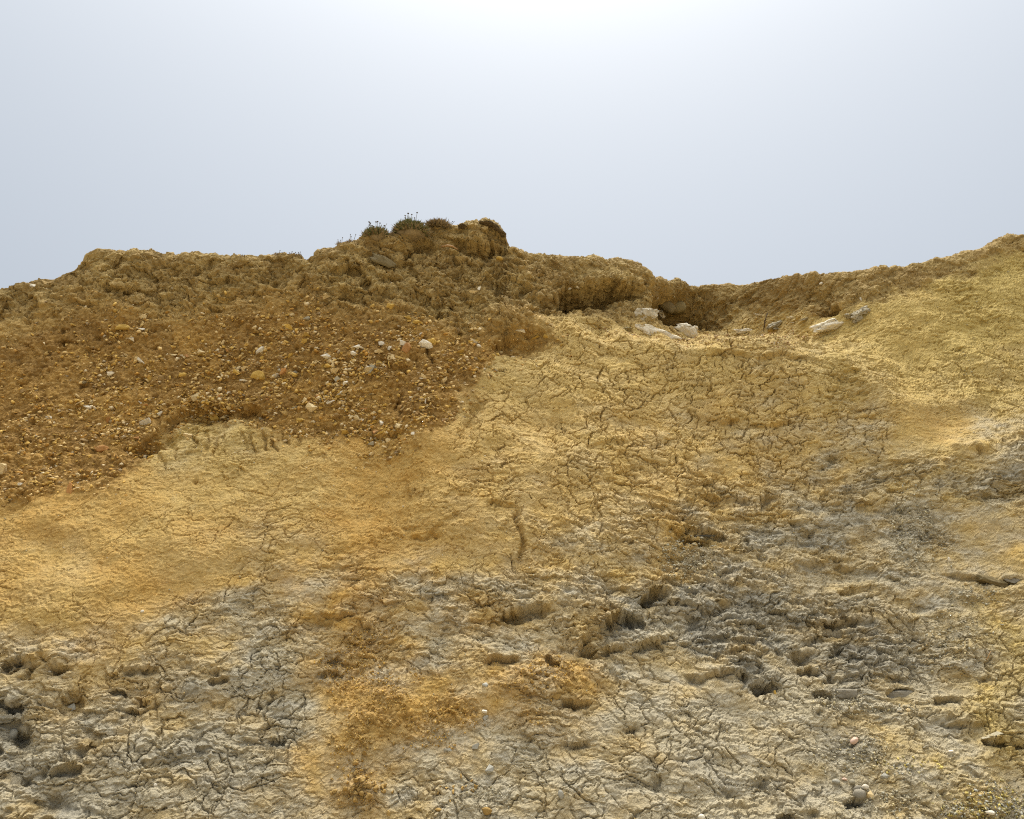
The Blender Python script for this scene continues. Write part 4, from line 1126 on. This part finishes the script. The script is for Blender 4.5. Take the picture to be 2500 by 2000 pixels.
# rubble
def blob(px, py, rx, ry): return np.exp(-(((Af - px) / rx) ** 2 + ((Bf - py) / ry) ** 2) ** 1.5)
led = blob(1850, 832, 110, 16) + blob(1720, 830, 60, 14) + .7 * blob(1960, 825, 60, 14) + .3 * blob(1500, 815, 90, 16)
scatter('ledge_rubble', 1100, led, 3, 11, 2, [(.50, .36, .20), (.42, .25, .12), (.60, .50, .34), (.38, .27, .12)], [.3, .3, .12, .3], 'reddish chips strewn along the lip of the ledge', 7, lift=(.0, .35))
oh = heap.ravel()
W_O = oh * (.4 + clus) + .0
scatter('ochre_crumbs', 4200, W_O, 2.5, 9.5, 2.4, [(.46, .28, .065), (.54, .36, .11), (.36, .21, .05), (.58, .44, .2)], [.4, .3, .25, .05], 'crumbled ochre clay spilling down the lower middle of the face', 8, ncorner=6, asp=(.45, .9), rot=1.2, lift=(-.05, .4))
rb = blob(2440, 1960, 110, 44) + .7 * blob(2370, 1990, 70, 22) + .3 * blob(2230, 1880, 90, 20)
scatter('corner_rubble', 1100, rb, 3, 13, 2.2, [(.46, .40, .20), (.52, .42, .13), (.36, .34, .26), (.42, .41, .35), (.58, .47, .15)], [.3, .2, .25, .2, .12], 'yellow and grey chips heaped in the bottom right corner', 9, lift=(.0, .4), rot=.8)
gr_ = blob(2060, 1725, 70, 22) + blob(2200, 1730, 70, 12) + blob(2080, 1840, 90, 40) + blob(2230, 1300, 60, 90) * .8 + blob(2380, 1450, 60, 26) + blob(2330, 1560, 70, 60) * .7 + blob(1190, 1945, 60, 22) * .8 + blob(1690, 1360, 70, 50) + .5 * blob(2150, 1960, 100, 40)
scatter('clay_chips', 3600, gr_ * mc, 2.8, 12, 2.4, [(.42, .37, .25), (.42, .39, .29), (.36, .31, .20), (.50, .42, .23)], [.4, .25, .25, .1], 'small grey clay chips loose on the broken face', 10, lift=(.0, .4), rot=.9)
allc = mc * (.25 + rough.ravel()) * clus
scatter('clay_crumbs', 5200, allc, 2, 7, 3, [(.44, .36, .19), (.42, .38, .26), (.48, .36, .15)], [.4, .3, .3], 'thin scatter of crumbs caught on the cracked clay', 12, lift=(-.1, .3), rot=.9)
specks = mc * (1 - rough.ravel()) * sstep(1500, 1150, Af) * sstep(1500, 1300, Bf) * (Bf > 1050)
scatter('slope_specks', 420, specks, 1.8, 6, 3, [(.68, .62, .48), (.56, .42, .18)], [.5, .5], 'pale flint specks washed down the smooth ochre slope', 13, lift=(-.1, .25))
# clods one could pick up, on the ochre heaps
CL = [craggy_mesh('clay_clod', 500 + i, 10 + i % 4, .12, .12, .2, 2, 3.0) for i in range(8)]
for c_ in CL: c_.materials.append(M_CLOD)
def clods(n, w, lo, hi, label, group, seed):
    r = np.random.default_rng(seed)
    ids = pick(w, n)
    made = []
    for i, k_ in zip(ids, kpx(ids)):
        o = bpy.data.objects.new('clay_clod', CL[int(r.integers(8))]); COL.objects.link(o)
        s_ = (lo + (hi - lo) * r.random() ** 1.8) * k_
        o.scale = (s_ * r.uniform(.8, 1.25), s_, s_ * r.uniform(.6, .95))
        o.rotation_euler = (r.uniform(-1, 1), r.uniform(-1, 1), r.uniform(0, 6))
        o.location = Vector(PTS[i]) + Vector(NRM[i]) * float(s_ * r.uniform(.1, .4))
        tag(o, label, 'clod', group); made.append((s_, o))
    max(made, key=lambda q: q[0])[1]['label'] = 'largest ' + label
clods(40, blob(880, 1930, 58, 24), 11, 24, 'lump of orange clay in the dense lower heap at the bottom', 'orange clods of the dense lower heap', 21)
clods(24, blob(1340, 1668, 100, 26), 10, 20, 'lump of yellow clay in the crumbly heap right of the big ochre patch', 'yellow clods of the crumbly heap', 22)
clods(18, blob(870, 1800, 80, 40), 9, 17, 'lump of ochre clay on the big ochre patch in the lower middle', 'ochre clods of the big patch', 23)
clods(14, blob(1125, 1925, 50, 22), 9, 15, 'lump of yellow clay among the grey chips near the bottom middle', 'yellow clods among grey chips', 24)
clods(9, blob(1010, 1185, 22, 12), 8, 14, 'brown crumb of clay in the small pile on the orange slope', 'crumbs of the small slope pile', 25)

# ------------------------------------------------------------------ plants on the crest
def leaf_material(name, c1, c2, c3):
    m = Mat(name, .75)
    n = m.noise(14, 3, .6)
    c = m.mix(m.remap(n, .35, .65, 0, 1), c1, c2)
    c = m.mix(m.remap(m.noise(40, 3, .6), .55, .7, 0, .8), c, c3)
    return m.done(c)
M_LEAF = leaf_material('thrift_leaf', (.15, .155, .055), (.20, .20, .08), (.27, .20, .10))
M_DRY = leaf_material('dry_leaf', (.24, .17, .085), (.32, .235, .125), (.18, .16, .07))
M_STEM = leaf_material('dry_stem', (.16, .13, .08), (.22, .18, .11), (.12, .09, .05))
M_HEAD = leaf_material('seed_head', (.075, .055, .04), (.11, .08, .055), (.06, .045, .035))
def tuft(name, mat, w, h, n, seed, blade, parent, dz=0, rough_=.25):
    """a dense cushion of short pointed leaves"""
    r = np.random.default_rng(seed)
    a = r.uniform(0, 2 * math.pi, n); rad = np.sqrt(r.random(n))
    bx_, by_ = np.cos(a) * rad * w / 2, np.sin(a) * rad * w / 2 * .8
    prof = np.sqrt(np.clip(1 - rad ** 2, 0, 1))
    lump = .8 + rough_ * perlin2(bx_ / w * 5 + seed, by_ / w * 5, seed) * 1.5
    top = h * prof * lump
    bz = top * r.uniform(.25, 1.0, n)
    d = np.stack([bx_ / w * 1.6, by_ / w * 1.6, .35 + .8 * prof], -1) + r.normal(0, .42, (n, 3))
    d /= np.linalg.norm(d, axis=1, keepdims=True)
    L = blade * r.uniform(.6, 1.3, n)
    p = np.stack([bx_, by_, bz + dz], -1)
    sd_ = np.cross(d, r.normal(0, 1, (n, 3))); sd_ /= np.linalg.norm(sd_, axis=1, keepdims=True)
    wd = (blade * .10)
    v = np.stack([p - sd_ * wd, p + sd_ * wd, p + d * (L * .6)[:, None] + sd_ * wd * .7, p + d * L[:, None], p + d * (L * .6)[:, None] - sd_ * wd * .7], 1)
    co = v.reshape(-1, 3)
    fs = [tuple(range(5 * i, 5 * i + 5)) for i in range(n)]
    me = bpy.data.meshes.new(name); me.from_pydata(co.tolist(), [], fs); me.update()
    return link(name, me, mat, parent)
def core(name, mat, w, h, parent, seed):
    me = lump_mesh(name, seed, 3, .16, 1.6)
    o = link(name, me, mat, parent); o.scale = (w, w * .8, h * 1.5); o.location = (0, 0, h * .05)
    return o
HEAD = lump_mesh('seed_head', 601, 2, .2, 1.5); HEAD.materials.append(M_HEAD)
def stalk(parent, x, y, z, dx, L, k, head=1.0, seed=0, leaves=0):
    r = random.Random(seed)
    pts = [(x, y, z - .01), (x + dx * .25 + r.uniform(-.004, .004), y, z + L * .4), (x + dx * .65, y, z + L * .75), (x + dx, y, z + L)]
    s_ = tube_obj('stem', M_STEM, [(pts, .0032, .0022)], parent, 4)
    if head:
        h_ = bpy.data.objects.new('seed_head', HEAD); COL.objects.link(h_); h_.parent = s_
        h_.location = pts[-1]; h_.scale = (.019 * head, .019 * head, .016 * head)
    return s_
def plant(name, label, px, py, cat='plant', group=None):
    loc, nor, k = hit(px, py)
    e = bpy.data.objects.new(name, None); COL.objects.link(e); e.location = loc + Vector((0, .03, .02))
    tag(e, label, cat, group)
    return e, k
e, k = plant('thrift_cushion', 'smaller round green thrift cushion with dark seed heads, left one on the crest', 918, 584)
core('cushion', M_DRY, 46 * k, 15 * k, e, 61)
tuft('foliage', M_LEAF, 50 * k, 24 * k, 1500, 62, .065, e)
tuft('dry_foliage', M_DRY, 54 * k, 12 * k, 700, 63, .075, e)
for i, (a, b, hd) in enumerate([(-20, 44, 1), (-17, 41, 1), (-19, 36, .9), (-12, 34, 1), (-8, 32, 1), (-3, 44, 1), (1, 45, 1), (7, 41, .9), (18, 34, 1), (20, 28, .6), (-24, 30, .5), (24, 40, 0), (10, 30, .5)]):
    stalk(e, a * k * .55, 0, 8 * k, a * k * .45, (b - 8) * k, k, hd, 70 + i)
e, k = plant('thrift_cushion', 'larger wide green thrift cushion, left of the dark crest knob', 1002, 574)
core('cushion', M_DRY, 68 * k, 22 * k, e, 64)
tuft('foliage', M_LEAF, 74 * k, 33 * k, 2600, 65, .065, e)
tuft('dry_foliage', M_DRY, 78 * k, 20 * k, 1000, 66, .075, e)
for i, (a, b, hd) in enumerate([(-15, 50, 1), (-15, 44, .9), (-8, 56, 1.1), (1, 53, .9), (8, 44, .9), (14, 58, 1), (-30, 20, .5)]):
    stalk(e, a * k * .7, 0, 14 * k, a * k * .3, (b - 14) * k, k, hd, 90 + i)
e, k = plant('dry_mat', 'flat brown dried mat of thrift between the large cushion and the knob', 1068, 558)
tuft('foliage', M_DRY, 52 * k, 11 * k, 1100, 67, .065, e)
for i, (a, b, hd) in enumerate([(14, 20, .5), (22, 26, 0), (27, 22, 0), (36, 14, .6), (40, 14, .5), (2, 14, .4), (-18, 12, .4)]):
    stalk(e, a * k * .8, 0, 3 * k, a * k * .2, b * k, k, hd, 110 + i)
e, k = plant('dry_sprig', 'sparse leafy dry sprig standing in the gap between the two green cushions', 955, 582)
for i, (a, b) in enumerate([(-3, 16), (2, 22), (5, 18), (0, 12)]):
    s_ = stalk(e, a * k * .5, 0, 0, a * k * .6, b * k, k, .5, 130 + i)
    tuft('leaves', M_DRY, 6 * k, 5 * k, 14, 131 + i, .03, s_, (4 + 2 * i) * k)
for j, (px, py, lab, sp) in enumerate([(825, 600, 'tiny grey weed with two bare stalks, farthest left on the slope to the cushions', [(-2, 14), (4, 13), (8, 20)]),
        (853, 594, 'thin stalks with dark seed heads standing between the tiny weed and the left cushion', [(0, 22), (2, 16), (12, 22), (-2, 8)]),
        (590, 631, 'very small dry weed at the lowest dip of the left crest', [(-3, 5), (3, 7), (8, 4)]),
        (674, 626, 'small dry weed left of a pair of weeds on the left crest', [(0, 6), (6, 14), (12, 8), (-6, 5)]),
        (708, 628, 'bushier dry weed in the middle of the left crest', [(-4, 10), (2, 13), (6, 8), (10, 11)]),
        (726, 629, 'slender dry weed just before the crest begins to climb', [(0, 12), (4, 13), (-4, 6)])]):
    e, k = plant('weed', lab, px, py, 'weed', 'dry weeds along the left crest')
    for i, (a, b) in enumerate(sp):
        s_ = stalk(e, a * k * .8, 0, 0, a * k * .3, b * k, k, .55, 150 + 10 * j + i)
    tuft('leaves', M_DRY, 14 * k, 5 * k, 60, 170 + j, .03, e)
# dark turf hanging over the top of the knob
def turf(label, px, py, w, h, ang, seed):
    me = lump_mesh('turf', seed, 4, .3, 1.8, .1, ridge=.2)
    o = link('turf_lump', me, M_TURF); tag(o, label, 'turf')
    return put(o, px, py, w, h, 40, ang, sink=.5)
M_TURF = stone_material('dark_turf', (.13, .092, .048), (.20, .145, .075), 50, .6, .95)
turf('small black clump of turf at the left end of the knob top', 1130, 555, 18, 6, 4, 81)
turf('dark strip of turf draped over the right shoulder of the knob', 1214, 561, 46, 10, 42, 82)
turf('dark cap of turf on the highest point of the knob', 1188, 549, 28, 7, 8, 83)
